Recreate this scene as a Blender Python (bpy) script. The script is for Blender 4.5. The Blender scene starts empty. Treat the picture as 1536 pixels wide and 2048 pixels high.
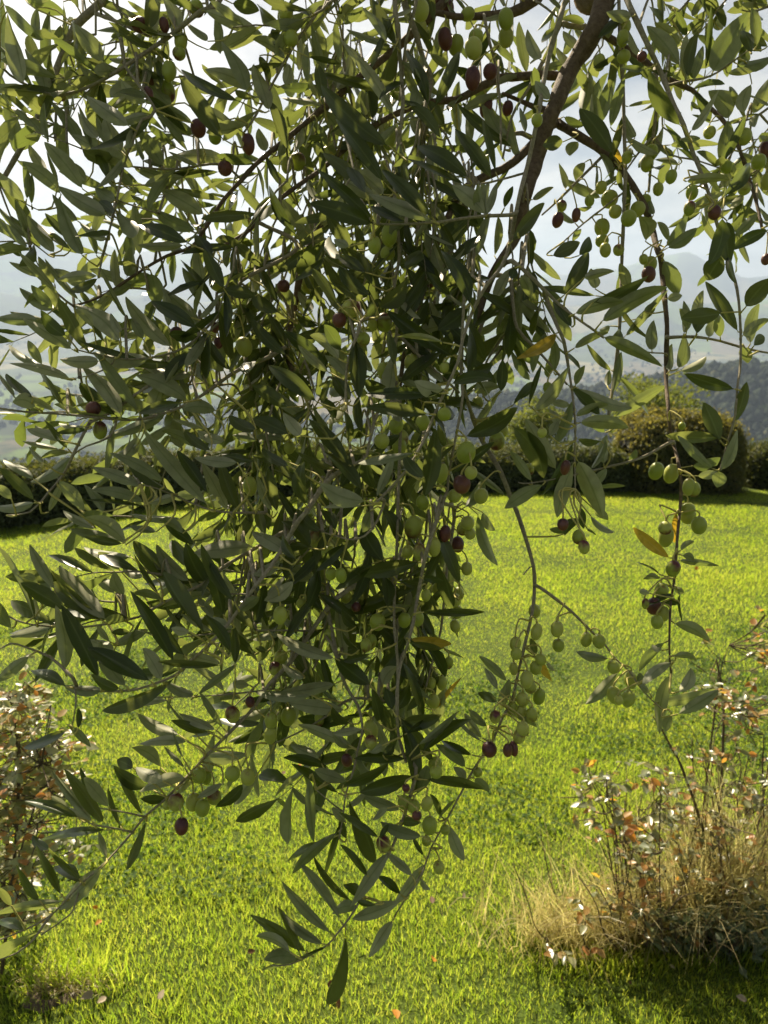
import bpy, math, random
import numpy as np
from mathutils import Vector, Matrix, noise as mnoise

R = math.radians
sc = bpy.context.scene
col = sc.collection
rng = random.Random(7)
nrg = np.random.default_rng(11)

# ------------------------------------------------------------------ camera, sky, sun, exposure
F_PX, CX, CY = 1420.6, 768.0, 1024.0
PITCH = R(16.4)
CAM = Vector((0, 0, 1.6))
cam = bpy.data.cameras.new("camera")
cam.sensor_fit = 'VERTICAL'; cam.sensor_height = 34.6; cam.sensor_width = 25.95; cam.lens = 24.0
cam.clip_start = 0.02; cam.clip_end = 60000
cam.dof.use_dof = True; cam.dof.focus_distance = 0.78; cam.dof.aperture_fstop = 9.5
camo = bpy.data.objects.new("camera", cam); col.objects.link(camo)
camo.location = CAM; camo.rotation_euler = (R(90) - PITCH, 0, 0)
sc.camera = camo

SUN_EL, SUN_AZ = R(40), R(-20)          # azimuth measured from +Y towards +X
world = bpy.data.worlds.new("World"); sc.world = world; world.use_nodes = True
nt = world.node_tree; nt.nodes.clear()
def N(tree, typ, **kw):
    n = tree.nodes.new(typ)
    for k, v in kw.items():
        if k == 'ins':
            for a, b in v.items(): n.inputs[a].default_value = b
        else: setattr(n, k, v)
    return n
sky = N(nt, 'ShaderNodeTexSky', sky_type='NISHITA', sun_disc=False, sun_elevation=SUN_EL,
        sun_rotation=SUN_AZ, altitude=250, air_density=1.0, dust_density=2.2, ozone_density=1.2)
tc = N(nt, 'ShaderNodeTexCoord')
sep = N(nt, 'ShaderNodeSeparateXYZ'); nt.links.new(tc.outputs['Generated'], sep.inputs[0])
zz = N(nt, 'ShaderNodeMath', operation='ADD'); zz.inputs[1].default_value = 0.10; nt.links.new(sep.outputs[2], zz.inputs[0])
zm = N(nt, 'ShaderNodeMath', operation='MAXIMUM'); zm.inputs[1].default_value = 0.05; nt.links.new(zz.outputs[0], zm.inputs[0])
dx = N(nt, 'ShaderNodeMath', operation='DIVIDE'); nt.links.new(sep.outputs[0], dx.inputs[0]); nt.links.new(zm.outputs[0], dx.inputs[1])
dy = N(nt, 'ShaderNodeMath', operation='DIVIDE'); nt.links.new(sep.outputs[1], dy.inputs[0]); nt.links.new(zm.outputs[0], dy.inputs[1])
cmb = N(nt, 'ShaderNodeCombineXYZ'); nt.links.new(dx.outputs[0], cmb.inputs[0]); nt.links.new(dy.outputs[0], cmb.inputs[1])
cl = N(nt, 'ShaderNodeTexNoise', ins={'Scale': 1.1, 'Detail': 7.0, 'Roughness': 0.58, 'Distortion': 0.4}); nt.links.new(cmb.outputs[0], cl.inputs['Vector'])
rampc = N(nt, 'ShaderNodeValToRGB'); rampc.color_ramp.elements[0].position = 0.36; rampc.color_ramp.elements[1].position = 0.60
nt.links.new(cl.outputs[0], rampc.inputs[0])
hs = N(nt, 'ShaderNodeHueSaturation', ins={'Saturation': 0.16, 'Value': 0.82}); nt.links.new(sky.outputs[0], hs.inputs['Color'])
hb = N(nt, 'ShaderNodeHueSaturation', ins={'Saturation': 1.0, 'Value': 0.44}); nt.links.new(sky.outputs[0], hb.inputs['Color'])
mx = N(nt, 'ShaderNodeMixRGB'); nt.links.new(rampc.outputs[0], mx.inputs[0]); nt.links.new(hb.outputs[0], mx.inputs[1])
warm = N(nt, 'ShaderNodeMixRGB', blend_type='MULTIPLY'); warm.inputs[0].default_value = 1.0; warm.inputs[2].default_value = (1.06, 1.0, 0.90, 1); nt.links.new(hs.outputs[0], warm.inputs[1]); nt.links.new(warm.outputs[0], mx.inputs[2])
bg = N(nt, 'ShaderNodeBackground', ins={'Strength': 0.05}); nt.links.new(mx.outputs[0], bg.inputs[0])
wo = N(nt, 'ShaderNodeOutputWorld'); nt.links.new(bg.outputs[0], wo.inputs[0])

sun = bpy.data.lights.new("sun", 'SUN'); sun.energy = 5.0; sun.angle = R(0.55); sun.color = (1.0, 0.86, 0.64)
suno = bpy.data.objects.new("sun", sun); col.objects.link(suno)
SUNV = Vector((math.sin(SUN_AZ) * math.cos(SUN_EL), math.cos(SUN_AZ) * math.cos(SUN_EL), math.sin(SUN_EL)))
suno.rotation_euler = (-SUNV).to_track_quat('-Z', 'Y').to_euler()
suno.location = (3, 8, 8)

vs = sc.view_settings
vs.view_transform = 'Standard'; vs.look = 'None'; vs.gamma = 1.0; vs.use_curve_mapping = False
vs.exposure = 1.34
cy = sc.cycles
cy.use_denoising = True
cy.max_bounces = 8; cy.diffuse_bounces = 4; cy.glossy_bounces = 3; cy.transmission_bounces = 6
cy.transparent_max_bounces = 8; cy.volume_bounces = 0
cy.sample_clamp_indirect = 6.0; cy.sample_clamp_direct = 0.0
cy.use_adaptive_sampling = True; cy.adaptive_threshold = 0.015

# ------------------------------------------------------------------ helpers
FW = Vector((0, math.cos(PITCH), -math.sin(PITCH))); UPV = Vector((0, math.sin(PITCH), math.cos(PITCH))); RT = Vector((1, 0, 0))
def at(px, py, d):
    "the point seen at photo pixel (px, py), d metres in front of the camera"
    return CAM + FW * d + RT * ((px - CX) / F_PX * d) + UPV * ((CY - py) / F_PX * d)
def project(p):
    v = p - CAM; d = v.dot(FW)
    return CX + v.dot(RT) / d * F_PX, CY - v.dot(UPV) / d * F_PX, d

def lawn_z(x, y):
    yy = min(max(y, -8.0), 16.0)
    return -0.10 * yy + 0.012 * math.sin(x * 1.3 + 0.4) * math.cos(y * 0.9) + 0.006 * math.sin(x * 3.1) * math.sin(y * 2.7)
def ground_px(px, py):
    d = FW + RT * ((px - CX) / F_PX) + UPV * ((CY - py) / F_PX)
    t = 1.6 / max(1e-4, (-d.z - 0.10 * d.y))
    for _ in range(4):
        p = CAM + d * t
        t += (lawn_z(p.x, p.y) - p.z) / (d.z + 0.10 * d.y) * 1.0
    return CAM + d * t

def new_obj(name, me, parent=None):
    o = bpy.data.objects.new(name, me); col.objects.link(o)
    if parent is not None: o.parent = parent
    return o
def empty(name, loc):
    o = bpy.data.objects.new(name, None); col.objects.link(o); o.location = loc; o.empty_display_size = 0.1
    return o
def tag(o, label=None, cat=None, group=None, kind=None):
    if label: o['label'] = label
    if cat: o['category'] = cat
    if group: o['group'] = group
    if kind: o['kind'] = kind
    return o
def np_mesh(name, V, F, mats, midx=None, uv=None, smooth=True):
    "mesh from numpy: V (n,3), F (m,k) with one k; uv per vertex (n,2)"
    me = bpy.data.meshes.new(name)
    V = np.asarray(V, dtype=np.float32); F = np.asarray(F, dtype=np.int32)
    n, k = F.shape
    me.vertices.add(len(V)); me.vertices.foreach_set('co', V.ravel())
    me.loops.add(n * k); me.loops.foreach_set('vertex_index', F.ravel())
    me.polygons.add(n)
    me.polygons.foreach_set('loop_start', np.arange(0, n * k, k, dtype=np.int32))
    me.polygons.foreach_set('loop_total', np.full(n, k, dtype=np.int32))
    me.polygons.foreach_set('use_smooth', np.full(n, smooth, dtype=bool))
    for m in mats: me.materials.append(m)
    if midx is not None: me.polygons.foreach_set('material_index', np.asarray(midx, dtype=np.int32))
    if uv is not None:
        l = me.uv_layers.new(name='UVMap'); l.data.foreach_set('uv', np.asarray(uv, dtype=np.float32)[F.ravel()].ravel())
    me.update(calc_edges=True)
    return me

class Tube:
    "collects swept tubes into one mesh of quads, with a material index per tube"
    def __init__(self): self.v = []; self.f = []; self.m = []
    def add(self, pts, rad, mat=0, n=7, cap=True):
        pts = [Vector(p) for p in pts]; base = len(self.v); up = None
        for i, p in enumerate(pts):
            t = (pts[min(i + 1, len(pts) - 1)] - pts[max(i - 1, 0)])
            if t.length < 1e-7: t = Vector((0, 0, -1))
            t.normalize()
            if up is None:
                up = Vector((0.3, 0.9, 0.2)) if abs(t.y) < 0.8 else Vector((1, 0, 0))
            a = (up - t * up.dot(t))
            if a.length < 1e-5: a = t.orthogonal()
            a.normalize(); b = t.cross(a); up = a
            r = rad[i]
            for k in range(n):
                an = 2 * math.pi * k / n
                self.v.append(p + a * (math.cos(an) * r) + b * (math.sin(an) * r))
        for i in range(len(pts) - 1):
            for k in range(n):
                k2 = (k + 1) % n
                self.f.append((base + i * n + k, base + i * n + k2, base + (i + 1) * n + k2, base + (i + 1) * n + k)); self.m.append(mat)
        if cap:
            c = len(self.v); tdir = (pts[-1] - pts[-2]).normalized()
            for k in range(n): self.v.append(pts[-1] + tdir * rad[-1] * 0.6)
            o = base + (len(pts) - 1) * n
            for k in range(n):
                self.f.append((o + k, o + (k + 1) % n, c + (k + 1) % n, c + k)); self.m.append(mat)
    def mesh(self, name, mats):
        return np_mesh(name, np.array([tuple(p) for p in self.v]), np.array(self.f), mats, self.m)

def catmull(pts, rad, step):
    "smooth a polyline; returns points and radii about `step` apart"
    P = [Vector(p) for p in pts]
    P = [P[0] * 2 - P[1]] + P + [P[-1] * 2 - P[-2]]
    op, orad = [], []
    for i in range(1, len(P) - 2):
        L = (P[i + 1] - P[i]).length; n = max(2, int(L / step))
        for j in range(n):
            t = j / n; t2, t3 = t * t, t * t * t
            op.append(0.5 * ((2 * P[i]) + (P[i + 1] - P[i - 1]) * t + (2 * P[i - 1] - 5 * P[i] + 4 * P[i + 1] - P[i + 2]) * t2 + (-P[i - 1] + 3 * P[i] - 3 * P[i + 1] + P[i + 2]) * t3))
            orad.append(rad[i - 1] * (1 - t) + rad[i] * t)
    op.append(P[-2]); orad.append(rad[-1])
    return op, orad

# ------------------------------------------------------------------ materials
def mat(name):
    m = bpy.data.materials.new(name); m.use_nodes = True; m.node_tree.nodes.clear()
    return m, m.node_tree
def ramp(t, stops, src):
    r = N(t, 'ShaderNodeValToRGB'); e = r.color_ramp.elements
    while len(e) < len(stops): e.new(0.5)
    for i, (p, c) in enumerate(stops): e[i].position = p; e[i].color = (*c, 1)
    t.links.new(src, r.inputs[0]); return r
def rand_value(t):
    oi = N(t, 'ShaderNodeObjectInfo'); g = N(t, 'ShaderNodeNewGeometry')
    a = N(t, 'ShaderNodeMath', operation='ADD'); t.links.new(oi.outputs['Random'], a.inputs[0]); t.links.new(g.outputs['Random Per Island'], a.inputs[1])
    f = N(t, 'ShaderNodeMath', operation='FRACT'); t.links.new(a.outputs[0], f.inputs[0])
    return f.outputs[0]

def leaf_material(name, upper, lower, trans, tmix=0.32, rough=0.38, spec=0.5, rib=(0.28, 0.32, 0.16), blotch=None):
    "thin leaf: upper face and paler underside each with their own colour, light passing through"
    m, t = mat(name)
    rv = rand_value(t)
    geo = N(t, 'ShaderNodeNewGeometry')
    up = ramp(t, [(0.0, upper[0]), (1.0, upper[1])], rv)
    lo = ramp(t, [(0.0, lower[0]), (1.0, lower[1])], rv)
    side = N(t, 'ShaderNodeMixRGB'); t.links.new(geo.outputs['Backfacing'], side.inputs[0])
    t.links.new(up.outputs[0], side.inputs[1]); t.links.new(lo.outputs[0], side.inputs[2])
    colour = side.outputs[0]
    uvn = N(t, 'ShaderNodeUVMap'); s2 = N(t, 'ShaderNodeSeparateXYZ'); t.links.new(uvn.outputs[0], s2.inputs[0])
    d = N(t, 'ShaderNodeMath', operation='SUBTRACT'); t.links.new(s2.outputs[0], d.inputs[0]); d.inputs[1].default_value = 0.5
    ab = N(t, 'ShaderNodeMath', operation='ABSOLUTE'); t.links.new(d.outputs[0], ab.inputs[0])
    ribm = N(t, 'ShaderNodeMapRange', ins={'From Min': 0.02, 'From Max': 0.07, 'To Min': 0.55, 'To Max': 0.0}); t.links.new(ab.outputs[0], ribm.inputs[0])
    mr = N(t, 'ShaderNodeMixRGB'); t.links.new(ribm.outputs[0], mr.inputs[0]); t.links.new(colour, mr.inputs[1]); mr.inputs[2].default_value = (*rib, 1)
    nz = N(t, 'ShaderNodeTexNoise', ins={'Scale': 90.0, 'Detail': 4.0}); tcn = N(t, 'ShaderNodeNewGeometry'); t.links.new(tcn.outputs['Position'], nz.inputs['Vector'])
    vr = N(t, 'ShaderNodeMapRange', ins={'From Min': 0.3, 'From Max': 0.7, 'To Min': 0.78, 'To Max': 1.18}); t.links.new(nz.outputs[0], vr.inputs[0])
    mv = N(t, 'ShaderNodeMixRGB', blend_type='MULTIPLY'); mv.inputs[0].default_value = 1.0; t.links.new(mr.outputs[0], mv.inputs[1]); t.links.new(vr.outputs[0], mv.inputs[2])
    colour = mv.outputs[0]
    if blotch:
        nb = N(t, 'ShaderNodeTexNoise', ins={'Scale': 120.0, 'Detail': 3.0}); t.links.new(tcn.outputs['Position'], nb.inputs['Vector'])
        mb = N(t, 'ShaderNodeMapRange', ins={'From Min': 0.55, 'From Max': 0.68}); t.links.new(nb.outputs[0], mb.inputs[0])
        m2 = N(t, 'ShaderNodeMixRGB'); t.links.new(mb.outputs[0], m2.inputs[0]); t.links.new(colour, m2.inputs[1]); m2.inputs[2].default_value = (*blotch, 1)
        colour = m2.outputs[0]
    p = N(t, 'ShaderNodeBsdfPrincipled', ins={'Roughness': rough, 'Specular IOR Level': spec})
    t.links.new(colour, p.inputs['Base Color'])
    ro = N(t, 'ShaderNodeMapRange', ins={'To Min': rough, 'To Max': min(1, rough + 0.22)}); t.links.new(geo.outputs['Backfacing'], ro.inputs[0]); t.links.new(ro.outputs[0], p.inputs['Roughness'])
    bp = N(t, 'ShaderNodeBump', ins={'Strength': 0.25, 'Distance': 0.0006}); t.links.new(nz.outputs[0], bp.inputs['Height']); t.links.new(bp.outputs[0], p.inputs['Normal'])
    tr = N(t, 'ShaderNodeBsdfTranslucent'); tcol = ramp(t, [(0.0, trans[0]), (1.0, trans[1])], rv); t.links.new(tcol.outputs[0], tr.inputs[0])
    mxs = N(t, 'ShaderNodeMixShader', ins={0: tmix}); t.links.new(p.outputs[0], mxs.inputs[1]); t.links.new(tr.outputs[0], mxs.inputs[2])
    o = N(t, 'ShaderNodeOutputMaterial'); t.links.new(mxs.outputs[0], o.inputs[0])
    return m

M = {}
M['olive_leaf'] = leaf_material('olive_leaf', ((0.009, 0.018, 0.006), (0.022, 0.038, 0.012)), ((0.190, 0.205, 0.105), (0.330, 0.330, 0.205)),
                                ((0.28, 0.37, 0.06), (0.48, 0.54, 0.12)), 0.23, 0.30, 0.34, rib=(0.10, 0.13, 0.05))
M['yellow_leaf'] = leaf_material('yellow_leaf', ((0.34, 0.24, 0.03), (0.42, 0.30, 0.05)), ((0.36, 0.30, 0.10), (0.45, 0.36, 0.12)),
                                 ((0.65, 0.42, 0.03), (0.7, 0.5, 0.05)), 0.45, 0.45, 0.4, rib=(0.5, 0.42, 0.2), blotch=(0.09, 0.10, 0.02))
M['rose_leaf'] = leaf_material('rose_leaf', ((0.10, 0.125, 0.055), (0.24, 0.24, 0.13)), ((0.16, 0.18, 0.10), (0.27, 0.26, 0.17)),
                               ((0.36, 0.40, 0.08), (0.58, 0.54, 0.16)), 0.32, 0.32, 0.85)
M['rose_leaf_pale'] = leaf_material('rose_leaf_pale', ((0.16, 0.18, 0.09), (0.32, 0.31, 0.18)), ((0.22, 0.24, 0.14), (0.34, 0.33, 0.22)),
                               ((0.45, 0.50, 0.12), (0.64, 0.64, 0.22)), 0.38, 0.36, 0.7)
M['rose_leaf_autumn'] = leaf_material('rose_leaf_autumn', ((0.36, 0.17, 0.06), (0.48, 0.36, 0.15)), ((0.34, 0.22, 0.11), (0.42, 0.32, 0.16)),
                                      ((0.75, 0.28, 0.04), (0.8, 0.52, 0.06)), 0.45, 0.36, 0.6, rib=(0.4, 0.25, 0.1), blotch=(0.22, 0.12, 0.05))
M['fallen_leaf'] = leaf_material('fallen_leaf', ((0.45, 0.15, 0.02), (0.55, 0.25, 0.04)), ((0.35, 0.15, 0.05), (0.4, 0.2, 0.08)),
                                 ((0.7, 0.25, 0.03), (0.7, 0.3, 0.03)), 0.35, 0.6, 0.3, rib=(0.3, 0.12, 0.03))
M['fallen_leaf_brown'] = leaf_material('fallen_leaf_brown', ((0.10, 0.05, 0.025), (0.16, 0.08, 0.04)), ((0.13, 0.07, 0.04), (0.18, 0.10, 0.06)),
                                       ((0.3, 0.12, 0.04), (0.3, 0.14, 0.05)), 0.2, 0.6, 0.3, rib=(0.12, 0.06, 0.03))
M['fallen_leaf_pale'] = leaf_material('fallen_leaf_pale', ((0.32, 0.26, 0.18), (0.42, 0.34, 0.24)), ((0.34, 0.28, 0.2), (0.42, 0.36, 0.26)),
                                      ((0.4, 0.3, 0.15), (0.45, 0.35, 0.2)), 0.25, 0.6, 0.3, rib=(0.3, 0.25, 0.15))
M['hedge_leaf'] = leaf_material('hedge_leaf', ((0.020, 0.032, 0.011), (0.045, 0.058, 0.018)), ((0.04, 0.06, 0.02), (0.07, 0.09, 0.03)),
                                ((0.16, 0.20, 0.03), (0.30, 0.30, 0.05)), 0.22, 0.5, 0.35)
M['box_leaf'] = leaf_material('box_leaf', ((0.03, 0.04, 0.012), (0.065, 0.07, 0.02)), ((0.035, 0.045, 0.014), (0.07, 0.075, 0.025)),
                              ((0.34, 0.34, 0.05), (0.55, 0.46, 0.09)), 0.32, 0.5, 0.35)
M['tree_leaf'] = leaf_material('tree_leaf', ((0.05, 0.08, 0.02), (0.10, 0.13, 0.04)), ((0.07, 0.10, 0.03), (0.12, 0.15, 0.05)),
                               ((0.25, 0.32, 0.05), (0.42, 0.45, 0.07)), 0.32, 0.5, 0.35)
M['weed_leaf'] = leaf_material('weed_leaf', ((0.03, 0.06, 0.025), (0.05, 0.085, 0.035)), ((0.06, 0.09, 0.04), (0.08, 0.11, 0.05)),
                               ((0.15, 0.28, 0.04), (0.2, 0.34, 0.05)), 0.22, 0.3, 0.7)

M['clover'] = leaf_material('clover', ((0.04, 0.085, 0.02), (0.06, 0.11, 0.03)), ((0.06, 0.1, 0.03), (0.08, 0.12, 0.04)), ((0.2, 0.38, 0.03), (0.3, 0.45, 0.04)), 0.35, 0.6, 0.2, rib=(0.08, 0.13, 0.05))
def bark_material(name, c0, c1, scale, bump):
    m, t = mat(name)
    tcn = N(t, 'ShaderNodeNewGeometry')
    nz = N(t, 'ShaderNodeTexNoise', ins={'Scale': scale, 'Detail': 6.0, 'Roughness': 0.65}); t.links.new(tcn.outputs['Position'], nz.inputs['Vector'])
    r = ramp(t, [(0.32, c0), (0.68, c1)], nz.outputs[0])
    p = N(t, 'ShaderNodeBsdfPrincipled', ins={'Roughness': 0.8, 'Specular IOR Level': 0.3}); t.links.new(r.outputs[0], p.inputs['Base Color'])
    b = N(t, 'ShaderNodeBump', ins={'Strength': 0.6, 'Distance': bump}); t.links.new(nz.outputs[0], b.inputs['Height']); t.links.new(b.outputs[0], p.inputs['Normal'])
    o = N(t, 'ShaderNodeOutputMaterial'); t.links.new(p.outputs[0], o.inputs[0])
    return m
M['bark_old'] = bark_material('bark_old', (0.085, 0.058, 0.034), (0.20, 0.15, 0.095), 140, 0.004)
M['bark_young'] = bark_material('bark_young', (0.19, 0.165, 0.10), (0.36, 0.32, 0.21), 260, 0.001)
M['stalk'] = bark_material('stalk', (0.38, 0.34, 0.09), (0.52, 0.46, 0.15), 300, 0.0004)
M['cane'] = bark_material('cane', (0.06, 0.045, 0.03), (0.13, 0.10, 0.05), 200, 0.001)
M['hedge_core'] = bark_material('hedge_core', (0.012, 0.014, 0.008), (0.03, 0.03, 0.015), 20, 0.02)

def olive_material(name, a, b, lo, hi):
    "fruit skin: ground colour a, ripening colour b creeping over one end, pale lenticels"
    m, t = mat(name)
    tcn = N(t, 'ShaderNodeTexCoord'); oi = N(t, 'ShaderNodeObjectInfo')
    ad = N(t, 'ShaderNodeVectorMath', operation='ADD'); t.links.new(tcn.outputs['Object'], ad.inputs[0])
    sc_ = N(t, 'ShaderNodeVectorMath', operation='SCALE'); sc_.inputs[0].default_value = (7, 13, 5); t.links.new(oi.outputs['Random'], sc_.inputs['Scale']); t.links.new(sc_.outputs[0], ad.inputs[1])
    nz = N(t, 'ShaderNodeTexNoise', ins={'Scale': 1.1, 'Detail': 3.0}); t.links.new(ad.outputs[0], nz.inputs['Vector'])
    sp = N(t, 'ShaderNodeSeparateXYZ'); t.links.new(tcn.outputs['Object'], sp.inputs[0])
    mm = N(t, 'ShaderNodeMath', operation='MULTIPLY_ADD'); t.links.new(sp.outputs[2], mm.inputs[0]); mm.inputs[1].default_value = 0.33; t.links.new(nz.outputs[0], mm.inputs[2])
    mk = N(t, 'ShaderNodeMapRange', ins={'From Min': lo, 'From Max': hi}); t.links.new(mm.outputs[0], mk.inputs[0])
    av = ramp(t, [(0.0, a[0]), (1.0, a[1])], oi.outputs['Random'])
    mxc = N(t, 'ShaderNodeMixRGB'); t.links.new(mk.outputs[0], mxc.inputs[0]); t.links.new(av.outputs[0], mxc.inputs[1]); mxc.inputs[2].default_value = (*b, 1)
    vo = N(t, 'ShaderNodeTexVoronoi', ins={'Scale': 7.0}); t.links.new(ad.outputs[0], vo.inputs['Vector'])
    dm = N(t, 'ShaderNodeMapRange', ins={'From Min': 0.07, 'From Max': 0.15, 'To Min': 0.5, 'To Max': 0.0}); t.links.new(vo.outputs['Distance'], dm.inputs[0])
    m2 = N(t, 'ShaderNodeMixRGB'); t.links.new(dm.outputs[0], m2.inputs[0]); t.links.new(mxc.outputs[0], m2.inputs[1]); m2.inputs[2].default_value = (0.5, 0.52, 0.3, 1)
    p = N(t, 'ShaderNodeBsdfPrincipled', ins={'Roughness': 0.42, 'Specular IOR Level': 0.45, 'Subsurface Weight': 0.55, 'Subsurface Scale': 0.006})
    p.inputs['Subsurface Radius'].default_value = (1.0, 0.9, 0.25)
    t.links.new(m2.outputs[0], p.inputs['Base Color'])
    o = N(t, 'ShaderNodeOutputMaterial'); t.links.new(p.outputs[0], o.inputs[0])
    return m
GA = ((0.30, 0.36, 0.05), (0.46, 0.48, 0.11))
M['olive_g'] = olive_material('olive_green', GA, (0.22, 0.10, 0.05), 0.86, 1.05)
M['olive_b'] = olive_material('olive_blush', GA, (0.13, 0.03, 0.03), 0.46, 0.80)
M['olive_p'] = olive_material('olive_purple', ((0.14, 0.045, 0.04), (0.20, 0.08, 0.045)), (0.055, 0.018, 0.024), 0.42, 0.95)

# ------------------------------------------------------------------ the ground: lawn, hillside, valley floor, far hills (one sheet)
def fbm(x, y, s, o=4):
    return mnoise.fractal(Vector((x * s, y * s, 3.7)), 1.0, 2.0, o)
def smooth(a, b, x):
    t = min(1.0, max(0.0, (x - a) / (b - a))); return t * t * (3 - 2 * t)
def terrain_z(x, y):
    r = math.hypot(x, y); az = math.degrees(math.atan2(x, y))
    z = lawn_z(x, y)
    if r < 13: return z
    front = 1 - smooth(75, 110, abs(az))
    fall = -0.30 * (r - 13) * front
    zv = z + fall
    floor_ = -320 + 5.0 * fbm(x, y, 1 / 700.0)
    k = 18.0
    z = max(zv, floor_) if abs(zv - floor_) > 3 * k else (zv + floor_) / 2 + math.sqrt(((zv - floor_) / 2) ** 2 + (k * 0.5) ** 2)
    # wooded spur on the right
    top = -330 + 160 * smooth(-7, 9, az) + 64 * smooth(9, 30, az) - 50 * smooth(60, 100, az)
    rid = top + 320 + 16 + 9 * fbm(x, y, 1 / 240.0)
    z += max(0, rid) * math.exp(-((r - 1230) / 260.0) ** 2) * front
    # distant hills
    if r > 3500:
        el = 4.6 - 2.3 * smooth(-30, 5, az) - 0.3 * smooth(5, 35, az) + 1.5 * fbm(math.cos(R(az)) * 5, math.sin(R(az)) * 5, 1.6)
        h1 = 9000 * math.tan(R(max(0.6, el))) + 320
        z += h1 * math.exp(-((r - 9300) / 1500.0) ** 2) * (1 + 0.25 * fbm(x, y, 1 / 1500.0)) * front
        el2 = 1.1 - 0.5 * smooth(-25, 0, az) + 0.9 * fbm(math.cos(R(az)) * 5 + 9, math.sin(R(az)) * 5, 2.3)
        z += max(0, 250 + 6000 * math.tan(R(max(0.05, el2)))) * math.exp(-((r - 6300) / 800.0) ** 2) * front
    return z

azs = [i * 0.5 for i in range(-120, 121)] + [60 + 6 * i for i in range(1, 40)]
rs = [0.5]
while rs[-1] < 14: rs.append(rs[-1] + 0.35 + rs[-1] * 0.03)
while rs[-1] < 11800: rs.append(rs[-1] * (1.035 if rs[-1] > 150 else 1.06))
gv = [(0, 0, lawn_z(0, 0))]; gf = []; gm = []
for r in rs:
    for a in azs:
        x, y = r * math.sin(R(a)), r * math.cos(R(a)); gv.append((x, y, terrain_z(x, y)))
na = len(azs)
for k in range(na): gf.append((0, 0, 1 + (k + 1) % na, 1 + k))
quads = []; gmi = []
for i in range(len(rs) - 1):
    for k in range(na):
        k2 = (k + 1) % na
        quads.append((1 + i * na + k, 1 + i * na + k2, 1 + (i + 1) * na + k2, 1 + (i + 1) * na + k)); gmi.append(0 if rs[i] < 15 else 1)

m, t = mat('lawn'); M['lawn'] = m
g = N(t, 'ShaderNodeNewGeometry')
n1 = N(t, 'ShaderNodeTexNoise', ins={'Scale': 1.3, 'Detail': 5.0}); t.links.new(g.outputs['Position'], n1.inputs['Vector'])
n2 = N(t, 'ShaderNodeTexNoise', ins={'Scale': 55.0, 'Detail': 4.0}); t.links.new(g.outputs['Position'], n2.inputs['Vector'])
r1 = ramp(t, [(0.3, (0.05, 0.08, 0.012)), (0.7, (0.085, 0.12, 0.02))], n1.outputs[0])
r2 = ramp(t, [(0.3, (0.5, 0.5, 0.5)), (0.75, (1.3, 1.3, 1.2))], n2.outputs[0])
mm = N(t, 'ShaderNodeMixRGB', blend_type='MULTIPLY'); mm.inputs[0].default_value = 1; t.links.new(r1.outputs[0], mm.inputs[1]); t.links.new(r2.outputs[0], mm.inputs[2])
p = N(t, 'ShaderNodeBsdfPrincipled', ins={'Roughness': 0.9, 'Specular IOR Level': 0.15}); t.links.new(mm.outputs[0], p.inputs['Base Color'])
b = N(t, 'ShaderNodeBump', ins={'Strength': 0.8, 'Distance': 0.02}); t.links.new(n2.outputs[0], b.inputs['Height']); t.links.new(b.outputs[0], p.inputs['Normal'])
o = N(t, 'ShaderNodeOutputMaterial'); t.links.new(p.outputs[0], o.inputs[0])

m, t = mat('valley'); M['valley'] = m
g = N(t, 'ShaderNodeNewGeometry')
mp = N(t, 'ShaderNodeMapping'); mp.inputs['Scale'].default_value = (1 / 380.0, 1 / 650.0, 0.0); mp.inputs['Rotation'].default_value = (0, 0, 0.5); t.links.new(g.outputs['Position'], mp.inputs[0])
vo = N(t, 'ShaderNodeTexVoronoi', ins={'Scale': 1.0, 'Randomness': 0.8}); t.links.new(mp.outputs[0], vo.inputs['Vector'])
sx = N(t, 'ShaderNodeSeparateXYZ'); t.links.new(vo.outputs['Color'], sx.inputs[0])
fr = ramp(t, [(0.0, (0.05, 0.075, 0.025)), (0.25, (0.09, 0.14, 0.03)), (0.45, (0.20, 0.18, 0.09)), (0.6, (0.12, 0.10, 0.06)), (0.8, (0.10, 0.17, 0.04)), (1.0, (0.26, 0.24, 0.14))], sx.outputs[0])
fr.color_ramp.interpolation = 'CONSTANT'
nw = N(t, 'ShaderNodeTexNoise', ins={'Scale': 0.003, 'Detail': 7.0, 'Roughness': 0.7}); t.links.new(g.outputs['Position'], nw.inputs['Vector'])
wm = N(t, 'ShaderNodeMapRange', ins={'From Min': 0.48, 'From Max': 0.56}); t.links.new(nw.outputs[0], wm.inputs[0])
mw = N(t, 'ShaderNodeMixRGB'); t.links.new(wm.outputs[0], mw.inputs[0]); t.links.new(fr.outputs[0], mw.inputs[1]); mw.inputs[2].default_value = (0.025, 0.04, 0.018, 1)
p = N(t, 'ShaderNodeBsdfPrincipled', ins={'Roughness': 0.95, 'Specular IOR Level': 0.1}); t.links.new(mw.outputs[0], p.inputs['Base Color'])
o = N(t, 'ShaderNodeOutputMaterial'); t.links.new(p.outputs[0], o.inputs[0])
V = np.array(gv); Q = np.array(quads)
ground = new_obj('ground', np_mesh('ground', V, Q, [M['lawn'], M['valley']], gmi)); tag(ground, kind='structure')
tag(ground, 'green lawn running down to the valley fields and hills', 'ground')

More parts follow.
